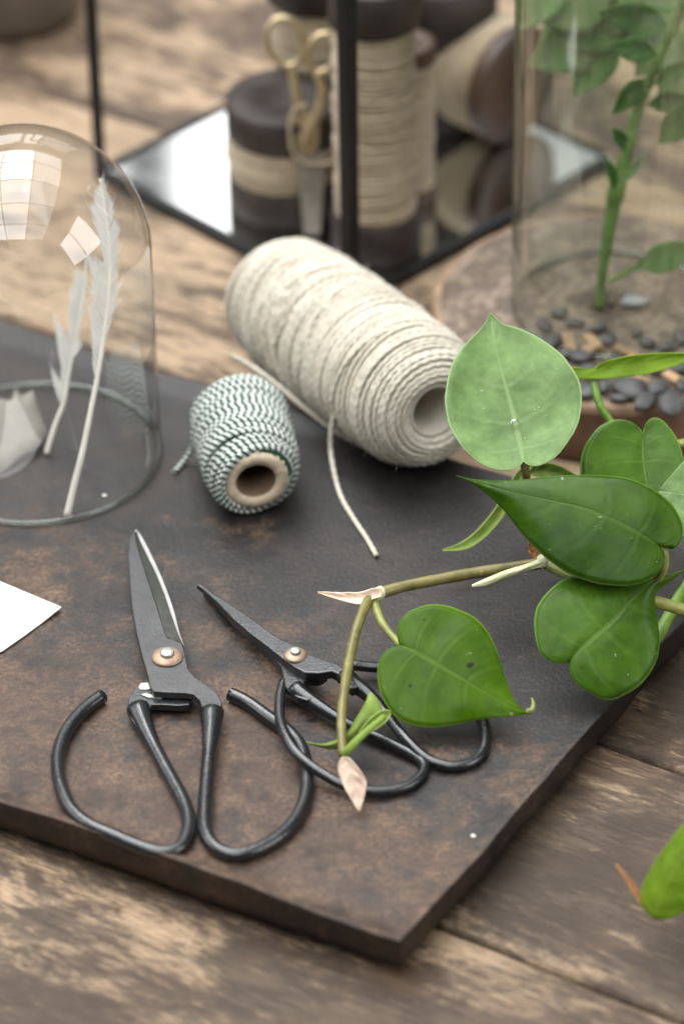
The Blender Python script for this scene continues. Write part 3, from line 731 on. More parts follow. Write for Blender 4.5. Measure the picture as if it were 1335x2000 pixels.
spool('dark bobbin standing at the back between the brass scissors and the post', P(628, 300, ZM), 16, 19, 92, 26, M['dark_wood'], M['jute'])
spool('narrow dark bobbin half hidden right of the tall jute bobbin', P(800, 386, ZM), 8.0, 9.4, 64, 7, M['brown_wood'], M['jute'])
spool('wide dark bobbin with pale twine at the back of the display box', P(865, 215, ZM), 17, 20, 58, 24, M['dark_wood'], M['jute'])
ly = thing('wooden_bobbin', 'tan bobbin lying on its side with its dark brown end forward, beside the tall glass', 'bobbin', 'wooden bobbins in the display box')
a = P(838, 92, ZM + 22.5); b = P(1012, 168, ZM + 22.5); ly.matrix_world = frame_from(a, b); L = (b - a).length
pr = [(1, 20), (L * 0.3, 21.0), (L * 0.7, 21.0), (L - 6, 20)]
V, F, U = winding(pr, 1.6, 40, None, 0.2, 6, 0, 0, 0, 3); mesh('winding', V, F, M['jute'], ly, U)['kind'] = 'stuff'
V, F, U = solid_body(pr, 0.8); mesh('inner_layers', V, F, M['jute'], ly, U)
for x0 in (-6, L - 6):
    pr = [(0.01, x0), (21.8, x0), (22.4, x0 + 0.8), (22.4, x0 + 5), (21.8, x0 + 6), (7, x0 + 6), (6.6, x0 + 4), (0.01, x0 + 4)]
    V, F, U = lathe(pr, (0, 0, 0), 40); V = [Vector((p.z, p.x, p.y)) for p in V]; mesh('flange', V, F, M['brown_wood'], ly)

# brass scissors leaning on the squat bobbin
bs = thing('brass_scissors', 'old brass scissors with round finger rings leaning on the squat bobbin', 'scissors')
p0 = P(606, 462, ZM + 0.5); nb_ = Vector((0.05, -0.985, 0.17)).normalized()
def B3(x, y, off=0): return onplane(x, y, p0 + nb_ * off, nb_)
for (cx, cy, rx, ry, ang, off) in ((557, 82, 35, 47, -0.25, 0.0), (628, 104, 27, 38, 0.3, 1.2)):
    pts = []
    for k in range(49):
        t = 2 * math.pi * k / 48; x, y = rx * math.cos(t), ry * math.sin(t)
        pts.append(B3(cx + x * math.cos(ang) - y * math.sin(ang), cy + x * math.sin(ang) + y * math.cos(ang), off))
    V, F, U = tube(pts, 1.25, 8, False); mesh('finger_ring', V, F, M['brass'], bs)
for pl, off in (([(566, 128), (574, 160), (580, 200), (592, 240), (604, 275)], 0.0), ([(617, 142), (628, 175), (620, 215), (604, 250), (594, 280)], 1.2)):
    V, F, U = tube([B3(x, y, off) for x, y in spline(pl, 30)], [1.3 + 1.2 * i / 29 for i in range(30)], 8); mesh('shank', V, F, M['brass'], bs)
def slab3(px, th, name, mat, parent, off=0):
    A = [B3(x, y, off) for x, y in px]; n = len(A); V = A + [p - nb_ * th for p in A]
    F = [tuple(range(n)), tuple(range(2*n-1, n-1, -1))] + [((i+1) % n, i, n+i, n+(i+1) % n) for i in range(n)]
    return bevel(mesh(name, V, F, mat, parent, smooth=False), 0.4, 2)
slab3([(572, 232), (600, 222), (624, 240), (622, 290), (606, 306), (580, 296)], 1.6, 'pivot_plate', M['brass'], bs, 1.4)
slab3([(580, 298), (606, 304), (634, 298), (632, 380), (626, 458), (594, 460), (586, 380)], 1.5, 'blade', M['grey_steel'], bs, 0.6)
V, F, U = lathe([(0.01, 0.9), (1.0, 0.8), (1.5, 0.2), (1.5, -0.4)], B3(598, 278, 1.8), 16); mesh('rivet', V, F, M['pin'], bs)
st = [B3(x, y, 2.2) for x, y in spline([(600, 205), (575, 215), (566, 255), (574, 300), (596, 318), (625, 321), (652, 316)], 60)]
V, F, U = tube(st, 0.85, 8, True, 2, 1.8, 0.2); mesh('tied_string', V, F, M['jute'], bs, U)

# taupe pot at the very back left
pot = thing('pot', 'taupe round pot cut off by the top left corner', 'pot')
pc = P(18, 20, ZT)
V, F, U = lathe([(0.01, 1), (22, 0.6), (26.5, 1.5), (28.5, 5), (31, 25), (33, 60), (34, 62), (32, 62), (29, 30), (26, 6), (0.01, 5)], pc, 64); mesh('bowl', V, F, M['taupe'], pot)
V, F, U = lathe([(20, 0.0), (23, 0.0), (23, 1.4), (20, 1.4)], pc, 48, closed=True); mesh('foot_ring', V, F, M['dark_wood'], pot)

# ---------------------------------------------------------------- wooden slice with tall glass, pebbles and a green stem
ZW = 10.5
SCN = P(1192, 597, ZW)
sl = thing('wood_slice', 'round tree slice serving as base for the tall glass at the right', 'wood slice')
RS = 60.0
def slice_top():
    t = NT('slice_end_grain'); c = t.node('ShaderNodeTexCoord').outputs['Object']
    sx = t.node('ShaderNodeSeparateXYZ', i={0: c}); rr = t.math('SQRT', t.math('ADD', t.math('POWER', sx.outputs[0], 2.0), t.math('POWER', sx.outputs[1], 2.0)))
    nz = t.noise(t.coord(), 40, 4, 0.6)
    ph = t.math('FRACT', t.math('MULTIPLY', t.math('ADD', rr, t.math('MULTIPLY', nz, 0.022)), 190))
    ringc = t.ramp(ph, [(0.0, (0.15, 0.105, 0.075)), (0.3, (0.20, 0.15, 0.108)), (0.85, (0.235, 0.178, 0.13)), (1.0, (0.16, 0.115, 0.08))])
    blot = t.ramp(t.noise(t.coord(loc=(3, 1, 0)), 70, 5, 0.7, 1.0), [(0.45, 0.0), (0.55, 1.0)])
    cc = t.mix(t.math('MULTIPLY', blot, 0.75), ringc, (0.070, 0.046, 0.033))
    t.set(Base_Color=cc, Roughness=0.62); t.bump(t.math('ADD', nz, t.math('MULTIPLY', ph, 0.3)), 0.4, 0.001); return t.m
M['slice'] = slice_top()
M['bark'] = plain('slice_side_wood', (0.15, 0.082, 0.048), 0.65, var=0.25, scale=50, bump=0.4)
M['barkrim'] = plain('slice_pale_rim', (0.24, 0.155, 0.095), 0.6, var=0.25, scale=60)
def ringr(an): return RS * (1 + 0.012 * noise.noise((math.cos(an) * 2, math.sin(an) * 2, 1.5)) + 0.006 * noise.noise((math.cos(an) * 9, math.sin(an) * 9, 1.5)))
SEG = 120; V = []; F = []
rads = [0.02, 0.2, 0.4, 0.6, 0.75, 0.88, 0.955]
for k in rads:
    for s in range(SEG):
        an = 2 * math.pi * s / SEG; r = ringr(an) * k; x, y = r * math.cos(an), r * math.sin(an)
        V.append((x, y, 0.25 * noise.noise((x * 0.08, y * 0.08, 0))))
for i in range(len(rads) - 1):
    for s in range(SEG): F.append((i*SEG+s, i*SEG+(s+1) % SEG, (i+1)*SEG+(s+1) % SEG, (i+1)*SEG+s))
F.append(tuple(range(SEG)))
o = mesh('top_face', V, F, M['slice'], sl); o.location = SCN * MM
def band(prof, name, mat):
    V, F = [], []
    for k, z in prof:
        for s in range(SEG):
            an = 2 * math.pi * s / SEG; r = ringr(an) * k + 0.5 * noise.noise((an * 6, z * 0.2, 4)); V.append((r * math.cos(an), r * math.sin(an), z))
    for i in range(len(prof) - 1):
        for s in range(SEG): F.append((i*SEG+s, i*SEG+(s+1) % SEG, (i+1)*SEG+(s+1) % SEG, (i+1)*SEG+s))
    o = mesh(name, V, F, mat, sl); o.location = SCN * MM
band([(0.95, 0.0), (0.975, 0.05), (0.992, -0.5), (1.0, -1.8), (1.002, -3.2)], 'pale_rim', M['barkrim'])
band([(1.002, -3.2), (1.004, -9), (1.0, -16), (0.992, -21), (0.97, -23.6), (0.9, -23.9)], 'side', M['bark'])

tg = thing('glass_cloche', 'tall clear glass cylinder standing on the wood slice', 'glass cloche')
GC = P(1192, 597, ZW + 0.2); RG = 33.5
for rr, nm in ((RG, 'wall'),):
    V, F, U = lathe([(rr, 0), (rr, 30), (rr, 80), (rr * 1.01, 130), (rr * 1.01, 190)] + [(rr * math.cos(k * math.pi / 24), 190 + rr * math.sin(k * math.pi / 24)) for k in range(1, 12)], GC, 96); mesh(nm, V, F, M['jarglass'], tg)
ring = [GC + Vector((math.cos(t) * (RG - 0.9), math.sin(t) * (RG - 0.9), 0.9)) for t in [2 * math.pi * k / 120 for k in range(121)]]
V, F, U = tube(ring, 0.9, 8, False); mesh('rim', V, F, M['rim'], tg)

def pebble_mesh(seed):
    bm = bmesh.new(); bmesh.ops.create_icosphere(bm, subdivisions=2, radius=1.0); rnd = random.Random(seed)
    sx, sy, sz = rnd.uniform(0.9, 1.35), rnd.uniform(0.6, 0.95), rnd.uniform(0.26, 0.42)
    for v in bm.verts:
        p = v.co.copy(); k = 1 + 0.5 * noise.noise(p * 1.1 + Vector((seed * 3.1, 0, 0))) + 0.2 * noise.noise(p * 2.7 + Vector((0, seed, 0)))
        v.co = Vector((p.x * sx * k, p.y * sy * k, p.z * sz * k))
    me = bpy.data.meshes.new('pebble'); bm.to_mesh(me); bm.free(); me.transform(Matrix.Scale(MM, 4)); me.polygons.foreach_set('use_smooth', [True] * len(me.polygons)); return me
M['slate'] = plain('dark_slate', (0.072, 0.071, 0.070), 0.55, var=0.35, scale=220, bump=0.3)
M['pale_stone'] = plain('pale_stone', (0.30, 0.31, 0.33), 0.5, var=0.2, scale=200)
M['chip'] = plain('wood_chip', (0.38, 0.24, 0.13), 0.75, var=0.2)
pm = [pebble_mesh(k + 3) for k in range(7)]
for me in pm[:6]: me.materials.append(M['slate'])
pm[6].materials.append(M['pale_stone'])
peb = [(1090, 610, 4.2), (1118, 628, 4.6), (1062, 632, 3.6), (1186, 662, 5.2), (1168, 640, 3.4), (1240, 648, 3.8), (1262, 668, 4.6), (1298, 676, 5.0), (1330, 655, 4.2), (1072, 668, 4.4), (1098, 690, 5.0), (1135, 694, 4.6), (1062, 700, 4.0), (1150, 722, 5.2), (1204, 700, 4.2), (1236, 712, 5.6), (1280, 722, 5.0), (1322, 712, 5.4), (1112, 734, 5.2), (1178, 752, 5.8), (1228, 756, 5.4), (1282, 758, 6.0), (1330, 752, 5.6), (1140, 762, 4.6), (1080, 738, 4.6), (1205, 776, 4.4), (1258, 782, 4.6), (1312, 784, 5.0)]
for k, (x, y, r) in enumerate(peb):
    o = bpy.data.objects.new('pebble', pm[k % 6]); COL.objects.link(o)
    p = P(x, y, ZW + r * 0.42); o.location = p * MM; r *= random.uniform(0.5, 1.05); o.scale = (r, r, r); o.rotation_euler = (random.uniform(-0.3, 0.3), random.uniform(-0.15, 0.15), random.uniform(0, 6))
    tag(o, 'dark slate pebble scattered on the wood slice', 'pebble', 'slate pebbles on the wood slice')
o = bpy.data.objects.new('pebble', pm[6]); COL.objects.link(o); o.location = P(1241, 586, ZW + 2.2) * MM; o.scale = (4.6,) * 3
tag(o, 'single pale grey pebble right of the green stem foot', 'pebble')
for k, (x, y) in enumerate([(1158, 668), (1222, 684), (1150, 678), (1240, 738), (1318, 738), (1110, 668)]):
    c = P(x, y, ZW + 3.2); a = random.uniform(0, 3); d = Vector((math.cos(a), math.sin(a), 0.25)); e = Vector((-d.y, d.x, 0))
    V, F = plate([c - d * 4 - e * 1.6, c + d * 3.5 - e * 2.2, c + d * 4.5 + e * 1.2, c - d * 3 + e * 2.1], 1.0)
    tag(mesh('wood_chip', V, F, M['chip'], smooth=False), 'orange brown wood chip among the slate pebbles', 'wood chip', 'wood chips on the slice')

# ---------------------------------------------------------------- leaves
NV = 5
def leaf(parent, mat, mid, left, right, p0, nrm, cup=2.0, bow=0.0, roll_=0.0, n=40, mcount=9, thick=0.3, wave=0.4, seed=0, name='leaf', fold=0.0):
    wave *= 1.5
    """blade from traced midrib and both margins (base -> tip), carried by a real plane, then cupped, bowed and rippled"""
    ml = spline(mid, n * 2); ll = spline(left, n); rl = spline(right, n)
    V, F, U = [], [], []
    for i in range(n):
        t = i / (n - 1); s = t ** 1.45
        k = s * (len(ml) - 1); j = min(int(k), len(ml) - 2); f = k - j
        mp = tuple(a + (b - a) * f for a, b in zip(ml[j], ml[j + 1]))
        for c in range(-mcount, mcount + 1):
            v = c / mcount; tgt = ll[i] if v < 0 else rl[i]; av = abs(v)
            jx = 1.0 + 0.016 * noise.noise((t * 11 + seed, v > 0, seed * 2.0)) + 0.008 * noise.noise((t * 37, v > 0, seed))
            x = mp[0] + (tgt[0] - mp[0]) * av * jx; y = mp[1] + (tgt[1] - mp[1]) * av * jx
            p = onplane(x, y, p0, nrm)
            env = min(1, 3.2 * t * (1 - t) + 0.08)
            h = cup * (1 - math.cos(av * 1.5)) / (1 - math.cos(1.5)) * env - cup * 0.5 * env
            h += bow * (4 * t * (1 - t) - 0.5) + roll_ * v * env
            h += wave * env * av * noise.noise((t * 4.5 + seed, v * 1.5, seed)) * 1.6 - 0.42 * env * math.cos(2 * math.pi * NV * (t ** 0.8 - 0.10 * av ** 1.6)) * av * (1 - av) * 2.2
            h -= fold * math.exp(-(av / 0.07) ** 2) * env
            V.append(p + nrm * h); U.append((t, 0.5 + 0.5 * v))
    w_ = 2 * mcount + 1
    for i in range(n - 1):
        for c in range(w_ - 1): F.append((i*w_+c, (i+1)*w_+c, (i+1)*w_+c+1, i*w_+c+1))
    o = mesh(name, V, F, mat, parent, U)
    m_ = o.modifiers.new('solid', 'SOLIDIFY'); m_.thickness = thick * MM; m_.offset = 0
    return o
def ell(base, tip, wd, skew=0.0):
    """plain lanceolate outline between two image points"""
    b = Vector(base); t = Vector(tip); d = t - b; e = Vector((-d.y, d.x)).normalized()
    prof = [(0, 0), (0.08, 0.25), (0.25, 0.8), (0.45, 1.0), (0.65, 0.82), (0.85, 0.38), (1, 0)]
    md = [tuple(b + d * x + e * skew * math.sin(x * math.pi)) for x, _ in prof]
    return md, [tuple(b + d * x - e * wd / 2 * y + e * skew * math.sin(x * math.pi)) for x, y in prof], [tuple(b + d * x + e * wd / 2 * y + e * skew * math.sin(x * math.pi)) for x, y in prof]

G = {}
G['deep'] = leaf_mat('leaf_deep', (0.019, 0.060, 0.002), (0.042, 0.100, 0.003), (0.095, 0.175, 0.03), 0.32, 0.30, 5, 0.22)
G['fresh'] = leaf_mat('leaf_fresh', (0.042, 0.108, 0.002), (0.068, 0.148, 0.003), (0.15, 0.25, 0.03), 0.40, 0.32, 5, 0.30, 0.9)
G['mid'] = leaf_mat('leaf_mid', (0.038, 0.105, 0.005), (0.078, 0.170, 0.014), (0.16, 0.27, 0.055), 0.40, 0.27, 5, 0.25)
G['pale'] = leaf_mat('leaf_underside', (0.125, 0.225, 0.070), (0.205, 0.325, 0.115), (0.30, 0.42, 0.19), 0.55, 0.36, 5, 0.24)
G['lime'] = leaf_mat('leaf_lime', (0.15, 0.27, 0.012), (0.22, 0.35, 0.025), (0.34, 0.45, 0.08), 0.35, 0.45, 7, 0.45)
G['bud'] = leaf_mat('leaf_bud', (0.26, 0.38, 0.07), (0.34, 0.46, 0.11), (0.46, 0.55, 0.2), 0.3, 0.4, 6, 0.4)
G['jar'] = leaf_mat('leaf_jar', (0.030, 0.095, 0.022), (0.055, 0.14, 0.030), (0.12, 0.22, 0.07), 0.4, 0.5, 8, 0.3)
G['jarpale'] = leaf_mat('leaf_jar_pale', (0.20, 0.32, 0.13), (0.28, 0.40, 0.18), (0.33, 0.44, 0.24), 0.4, 0.5, 8, 0.4)
def stem_mat(name, a, b, rough=0.4):
    t = NT(name); nz = t.noise(t.coord('Object', (1, 1, 1)), 160, 5, 0.6)
    lenti = t.ramp(t.noise(t.coord(loc=(4, 2, 1)), 520, 2, 0.5), [(0.66, 0.0), (0.72, 1.0)])
    t.set(Base_Color=t.mix(t.math('MULTIPLY', lenti, 0.4), t.ramp(nz, [(0.3, tuple(x * 0.8 for x in a)), (0.7, tuple(x * 1.12 for x in b))]), tuple(min(1, x * 2.2) for x in b)), Roughness=rough, Subsurface_Weight=0.15, Subsurface_Radius=(0.002, 0.002, 0.0008), Subsurface_Scale=0.5); t.bump(nz, 0.2, 0.0005); return t.m
G['stem'] = stem_mat('vine_stem', (0.13, 0.115, 0.030), (0.20, 0.175, 0.050))
G['petiole'] = stem_mat('petiole', (0.19, 0.22, 0.045), (0.30, 0.32, 0.085))
G['green_stem'] = stem_mat('green_stem', (0.10, 0.21, 0.020), (0.17, 0.30, 0.045))
G['jar_stem'] = stem_mat('jar_stem', (0.085, 0.150, 0.030), (0.15, 0.23, 0.065), 0.5)
G['sheath'] = stem_mat('pink_sheath', (0.56, 0.40, 0.30), (0.72, 0.56, 0.44), 0.6)
G['sheath_g'] = stem_mat('pale_green_sheath', (0.50, 0.54, 0.28), (0.66, 0.68, 0.42), 0.5)
G['rust'] = stem_mat('brown_sheath', (0.26, 0.10, 0.03), (0.38, 0.17, 0.06), 0.6)

vine = thing('philodendron_vine', 'green heart-leaved vine trailing over the tray and the smaller scissors', 'vine')
n_cam = -FW
# upright leaf seen from below, pale
leaf(vine, G['pale'], [(1021, 903), (1012, 860), (1005, 822), (992, 770), (976, 715), (963, 660), (958, 614)],
     [(1021, 903), (1008, 917), (976, 921), (940, 908), (902, 876), (877, 832), (868, 785), (876, 735), (894, 692), (925, 657), (944, 637), (954, 620), (958, 613)],
     [(1021, 903), (1034, 912), (1055, 912), (1085, 895), (1113, 860), (1130, 820), (1136, 785), (1128, 745), (1105, 705), (1065, 670), (1020, 647), (985, 636), (967, 623), (958, 613)],
     P(1005, 830, 52), (n_cam + Vector((-0.05, 0.35, 0.28))).normalized(), cup=3.2, bow=-1.5, wave=0.7, seed=1, fold=-0.5)
# wide dark leaf in front
leaf(vine, G['deep'], [(1287, 1066), (1240, 1040), (1195, 1018), (1140, 996), (1080, 982), (1000, 963), (940, 944), (890, 927)],
     [(1287, 1066), (1296, 1062), (1308, 1071), (1322, 1066), (1332, 1048), (1331, 1020), (1310, 984), (1268, 951), (1205, 931), (1130, 927), (1060, 933), (1000, 938), (940, 936), (905, 931), (890, 927)],
     [(1287, 1066), (1296, 1080), (1294, 1100), (1280, 1122), (1255, 1136), (1215, 1142), (1160, 1136), (1100, 1115), (1050, 1076), (1010, 1031), (980, 991), (932, 949), (903, 933), (890, 927)],
     P(1180, 1060, 40), Vector((-0.10, -0.55, 0.83)).normalized(), cup=-2.6, bow=2.0, wave=0.8, seed=2, fold=0.35)
# heart leaf hanging below it over the tray rim
leaf(vine, G['mid'], [(1114, 1287), (1150, 1252), (1195, 1214), (1240, 1168), (1278, 1134), (1335, 1111)],
     [(1114, 1287), (1106, 1294), (1080, 1293), (1056, 1276), (1044, 1238), (1045, 1200), (1060, 1164), (1090, 1137), (1126, 1121), (1180, 1118), (1230, 1126), (1268, 1131), (1300, 1127), (1335, 1110)],
     [(1114, 1287), (1112, 1308), (1125, 1332), (1152, 1351), (1182, 1366), (1216, 1358), (1256, 1330), (1281, 1290), (1288, 1248), (1283, 1205), (1279, 1162), (1292, 1146), (1318, 1127), (1335, 1112)],
     P(1160, 1260, 17), (n_cam + Vector((0.12, 0.1, 0.35))).normalized(), cup=-3.6, bow=1.5, wave=0.8, seed=3, fold=0.6)
# heart leaf at the lower node, in front of the small scissors
leaf(vine, G['fresh'], [(782, 1259), (830, 1286), (880, 1316), (930, 1345), (980, 1372), (1010, 1386), (1033, 1390)],
     [(782, 1259), (775, 1243), (776, 1224), (786, 1205), (806, 1190), (840, 1181), (880, 1184), (920, 1201), (950, 1231), (972, 1276), (985, 1321), (1000, 1360), (1018, 1384), (1033, 1390)],
     [(782, 1259), (764, 1263), (745, 1279), (737, 1306), (738, 1336), (746, 1362), (762, 1390), (792, 1413), (836, 1421), (882, 1415), (940, 1403), (1000, 1398), (1022, 1395), (1033, 1390)],
     P(860, 1300, 17), (n_cam + Vector((0.0, 0.15, 0.45))).normalized(), cup=-2.4, bow=1.2, wave=0.6, seed=4, fold=0.35)
tp = [P(1028, 1390, 8.6), P(1034, 1388, 9.5), P(1038, 1378, 10.5), P(1036, 1366, 11.5), P(1033, 1364, 11.8)]
q0 = onplane(1031, 1390, P(860, 1300, 17), (n_cam + Vector((0.0, 0.15, 0.45))).normalized()); sh = q0 - tp[0]
V, F, U = tube(spline([tuple(p + sh) for p in tp], 20), [1.1 - 0.9 * i / 19 for i in range(20)], 6); mesh('leaf_tip', V, F, G['petiole'], vine)
# leaf further back on the right
leaf(vine, G['mid'], [(1255, 848), (1256, 890), (1262, 940), (1268, 985), (1275, 1030)],
     [(1255, 848), (1242, 831), (1216, 821), (1190, 824), (1160, 843), (1140, 876), (1131, 915), (1136, 955), (1165, 990), (1215, 1010), (1255, 1022), (1275, 1030)],
     [(1255, 848), (1258, 830), (1272, 818), (1291, 823), (1314, 850), (1328, 882), (1333, 915), (1330, 955), (1318, 990), (1295, 1015), (1275, 1030)],
     P(1240, 900, 36), (n_cam + Vector((0.0, 0.2, 0.3))).normalized(), cup=2.2, bow=1.0, wave=0.5, seed=5, fold=0.8)
leaf(vine, G['pale'], [(1415, 985), (1380, 975), (1340, 966), (1284, 958)],
     [(1415, 985), (1430, 960), (1425, 915), (1385, 890), (1340, 900), (1310, 928), (1284, 958)],
     [(1415, 985), (1428, 1020), (1400, 1060), (1350, 1062), (1325, 1035), (1302, 992), (1284, 958)],
     P(1340, 970, 33), (n_cam + Vector((-0.2, 0.1, 0.3))).normalized(), cup=1.6, bow=1.0, wave=0.4, seed=6)
# leaf seen almost edge on, at the back
leaf(vine, G['lime'], [(1157, 723), (1200, 715), (1260, 707), (1310, 700), (1368, 692)],
     [(1157, 723), (1176, 708), (1220, 697), (1270, 691), (1320, 690), (1368, 692)],
     [(1157, 723), (1130, 719), (1103, 719), (1098, 730), (1112, 739), (1150, 741), (1205, 739), (1262, 731), (1315, 716), (1368, 692)],
     P(1200, 725, 48), Vector((0.05, -0.72, 0.70)).normalized(), cup=1.5, bow=0.6, wave=0.3, seed=7)
# narrow pale young leaf curling down behind the wide leaf
leaf(vine, G['bud'], [(1040, 905), (1020, 925), (998, 958), (972, 1005), (938, 1044), (905, 1066), (864, 1074)],
     [(1040, 905), (1015, 915), (988, 955), (962, 1000), (930, 1038), (900, 1060), (864, 1073)],
     [(1040, 905), (1032, 935), (1010, 962), (982, 1010), (945, 1052), (908, 1074), (864, 1075)],
     P(960, 1010, 14), (n_cam + Vector((0.2, 0.2, 0.6))).normalized(), cup=2.0, bow=0.5, wave=0.2, seed=8, mcount=5)
leaf(vine, G['bud'], [(1030, 925), (1060, 918), (1110, 930), (1150, 945)],
     [(1030, 925), (1046, 906), (1080, 908), (1112, 922), (1150, 945)], [(1030, 925), (1055, 935), (1080, 945), (1112, 950), (1150, 945)],
     P(1070, 922, 26), (n_cam + Vector((0.0, 0.3, 0.5))).normalized(), cup=2.0, wave=0.2, seed=9, mcount=5)
# stems
def rod(px, r, mat, name='stem', n=50, sides=10):
    pts = spline([tuple(P(x, y, z)) for x, y, z in px], n)
    rr = r if isinstance(r, (list, tuple)) else [r, r]
    V, F, U = tube(pts, [(rr[0] + (rr[1] - rr[0]) * i / (n - 1)) * (1 + 0.07 * noise.noise((i * 0.21, px[0][0] * 0.01, 2)) + 0.10 * math.exp(-(i / 2.5) ** 2) + 0.10 * math.exp(-((n - 1 - i) / 2.5) ** 2)) for i in range(n)], 20, True, 9, 0.02, 0.05); return mesh(name, V, F, mat, vine, U)
rod([(1500, 1300, 8), (1430, 1230, 14), (1330, 1190, 20), (1220, 1160, 23), (1120, 1126, 22), (1064, 1100, 21)], (2.0, 1.75), G['petiole'])
rod([(1066, 1099, 21), (1000, 1108, 20.5), (920, 1120, 20), (840, 1135, 20), (780, 1147, 20), (740, 1160, 20)], (1.75, 1.75), G['stem'])
rod([(742, 1160, 20), (722, 1170, 20), (708, 1195, 20), (694, 1235, 19), (678, 1310, 16), (667, 1390, 13), (667, 1440, 11), (671, 1474, 10)], (1.6, 1.35), G['stem'])
rod([(734, 1168, 19.5), (734, 1188, 19), (744, 1214, 18), (760, 1236, 17.2), (783, 1260, 16.5)], (1.3, 1.15), G['petiole'], 'petiole')
rod([(1021, 900, 46), (1026, 920, 42), (1030, 945, 36), (1050, 1010, 28), (1066, 1096, 21)], (1.25, 1.5), G['stem'], 'petiole')
rod([(1287, 1066, 39), (1296, 1085, 36), (1294, 1110, 32), (1280, 1135, 27), (1262, 1165, 23)], (1.4, 1.6), G['petiole'], 'petiole')
rod([(1345, 1140, 10), (1322, 1172, 9), (1300, 1212, 8), (1280, 1248, 7), (1250, 1290, 6)], (1.9, 1.9), G['green_stem'])
rod([(1157, 725, 47), (1160, 755, 44), (1172, 795, 40), (1192, 825, 36), (1230, 880, 30)], (1.2, 1.3), G['green_stem'], 'petiole')
rod([(1255, 848, 36), (1262, 870, 32), (1300, 870, 30), (1360, 860, 28)], (1.2, 1.3), G['petiole'], 'petiole')
rod([(1114, 1287, 14), (1125, 1290, 9), (1180, 1280, 6), (1250, 1290, 6)], (1.2, 1.4), G['petiole'], 'petiole')
# papery sheaths and the rolled young leaf
def sheath(mid, left, right, p0, nrm, mat, cup=1.5, seed=0, name='sheath', wave=0.5): return leaf(vine, mat, mid, left, right, p0, nrm, cup=cup, wave=wave, seed=seed, name=name, mcount=5, n=26, thick=0.25)
sheath([(745, 1158), (715, 1166), (680, 1167), (650, 1163), (620, 1157)], [(745, 1150), (730, 1149), (700, 1157), (660, 1157), (620, 1156)], [(745, 1166), (724, 1172), (704, 1181), (678, 1177), (650, 1168), (620, 1158)], P(700, 1165, 21.5), (n_cam + Vector((-0.1, 0, 0.3))).normalized(), G['sheath'], 1.4, 3)
V, F, U = tube([P(x, y, 20.2) for x, y in spline([(750, 1155), (742, 1158), (734, 1165), (730, 1172)], 14)], [1.2, 1.75, 1.95, 2.05, 2.1, 2.1, 2.05, 2.0, 2.0, 1.9, 1.8, 1.7, 1.4, 0.8], 12); mesh('node', V, F, G['sheath_g'], vine)
sheath([(1068, 1096), (1030, 1108), (990, 1121), (950, 1136), (921, 1144)], [(1068, 1086), (1030, 1100), (985, 1114), (945, 1131), (921, 1142)], [(1068, 1106), (1030, 1114), (990, 1128), (950, 1143), (921, 1146)], P(1000, 1118, 24), (n_cam + Vector((0.1, 0, 0.3))).normalized(), G['sheath_g'], -1.6, 5)
V, F, U = tube([P(x, y, 22) for x, y in spline([(1050, 1099), (1060, 1097), (1070, 1100)], 10)], [1.2, 1.8, 2.1, 2.3, 2.4, 2.4, 2.3, 2.1, 1.8, 1.2], 12); mesh('node', V, F, G['sheath_g'], vine)
sheath([(1046, 1090), (1040, 1075), (1036, 1060), (1034, 1042)], [(1040, 1092), (1032, 1076), (1030, 1060), (1033, 1042)], [(1054, 1088), (1050, 1075), (1044, 1060), (1036, 1042)], P(1042, 1070, 21), n_cam, G['rust'], 1.0, 6)
sheath([(674, 1478), (682, 1500), (690, 1530), (697, 1558), (700, 1585)], [(668, 1478), (660, 1495), (664, 1520), (682, 1556), (700, 1586)], [(682, 1480), (694, 1494), (714, 1524), (712, 1552), (702, 1586)], P(690, 1520, 9), (n_cam + Vector((0, 0.05, 0.1))).normalized(), G['sheath'], 1.8, 8)
bud_n = (n_cam + Vector((-0.1, 0.0, 0.2))).normalized()
sheath([(744, 1402), (718, 1400), (690, 1430), (665, 1448), (636, 1456), (598, 1449)], [(744, 1402), (744, 1384), (736, 1366), (721, 1351), (712, 1372), (694, 1402), (676, 1430), (652, 1446), (625, 1453), (598, 1449)], [(748, 1398), (730, 1415), (705, 1440), (686, 1455), (665, 1460), (640, 1462), (598, 1450)], P(700, 1420, 10), bud_n, G['bud'], -4.0, 10, 'young_leaf', 0.2)
sheath([(700, 1437), (725, 1420), (745, 1405), (762, 1392)], [(700, 1430), (722, 1405), (744, 1388), (762, 1388)], [(700, 1444), (728, 1428), (752, 1412), (763, 1394)], P(730, 1412, 12.5), bud_n, G['bud'], 2.5, 11, 'young_leaf', 0.2)
rod([(671, 1473, 10), (682, 1462, 12), (705, 1438, 14), (728, 1418, 15), (750, 1400, 16)], (1.3, 0.9), G['bud'], 'petiole')
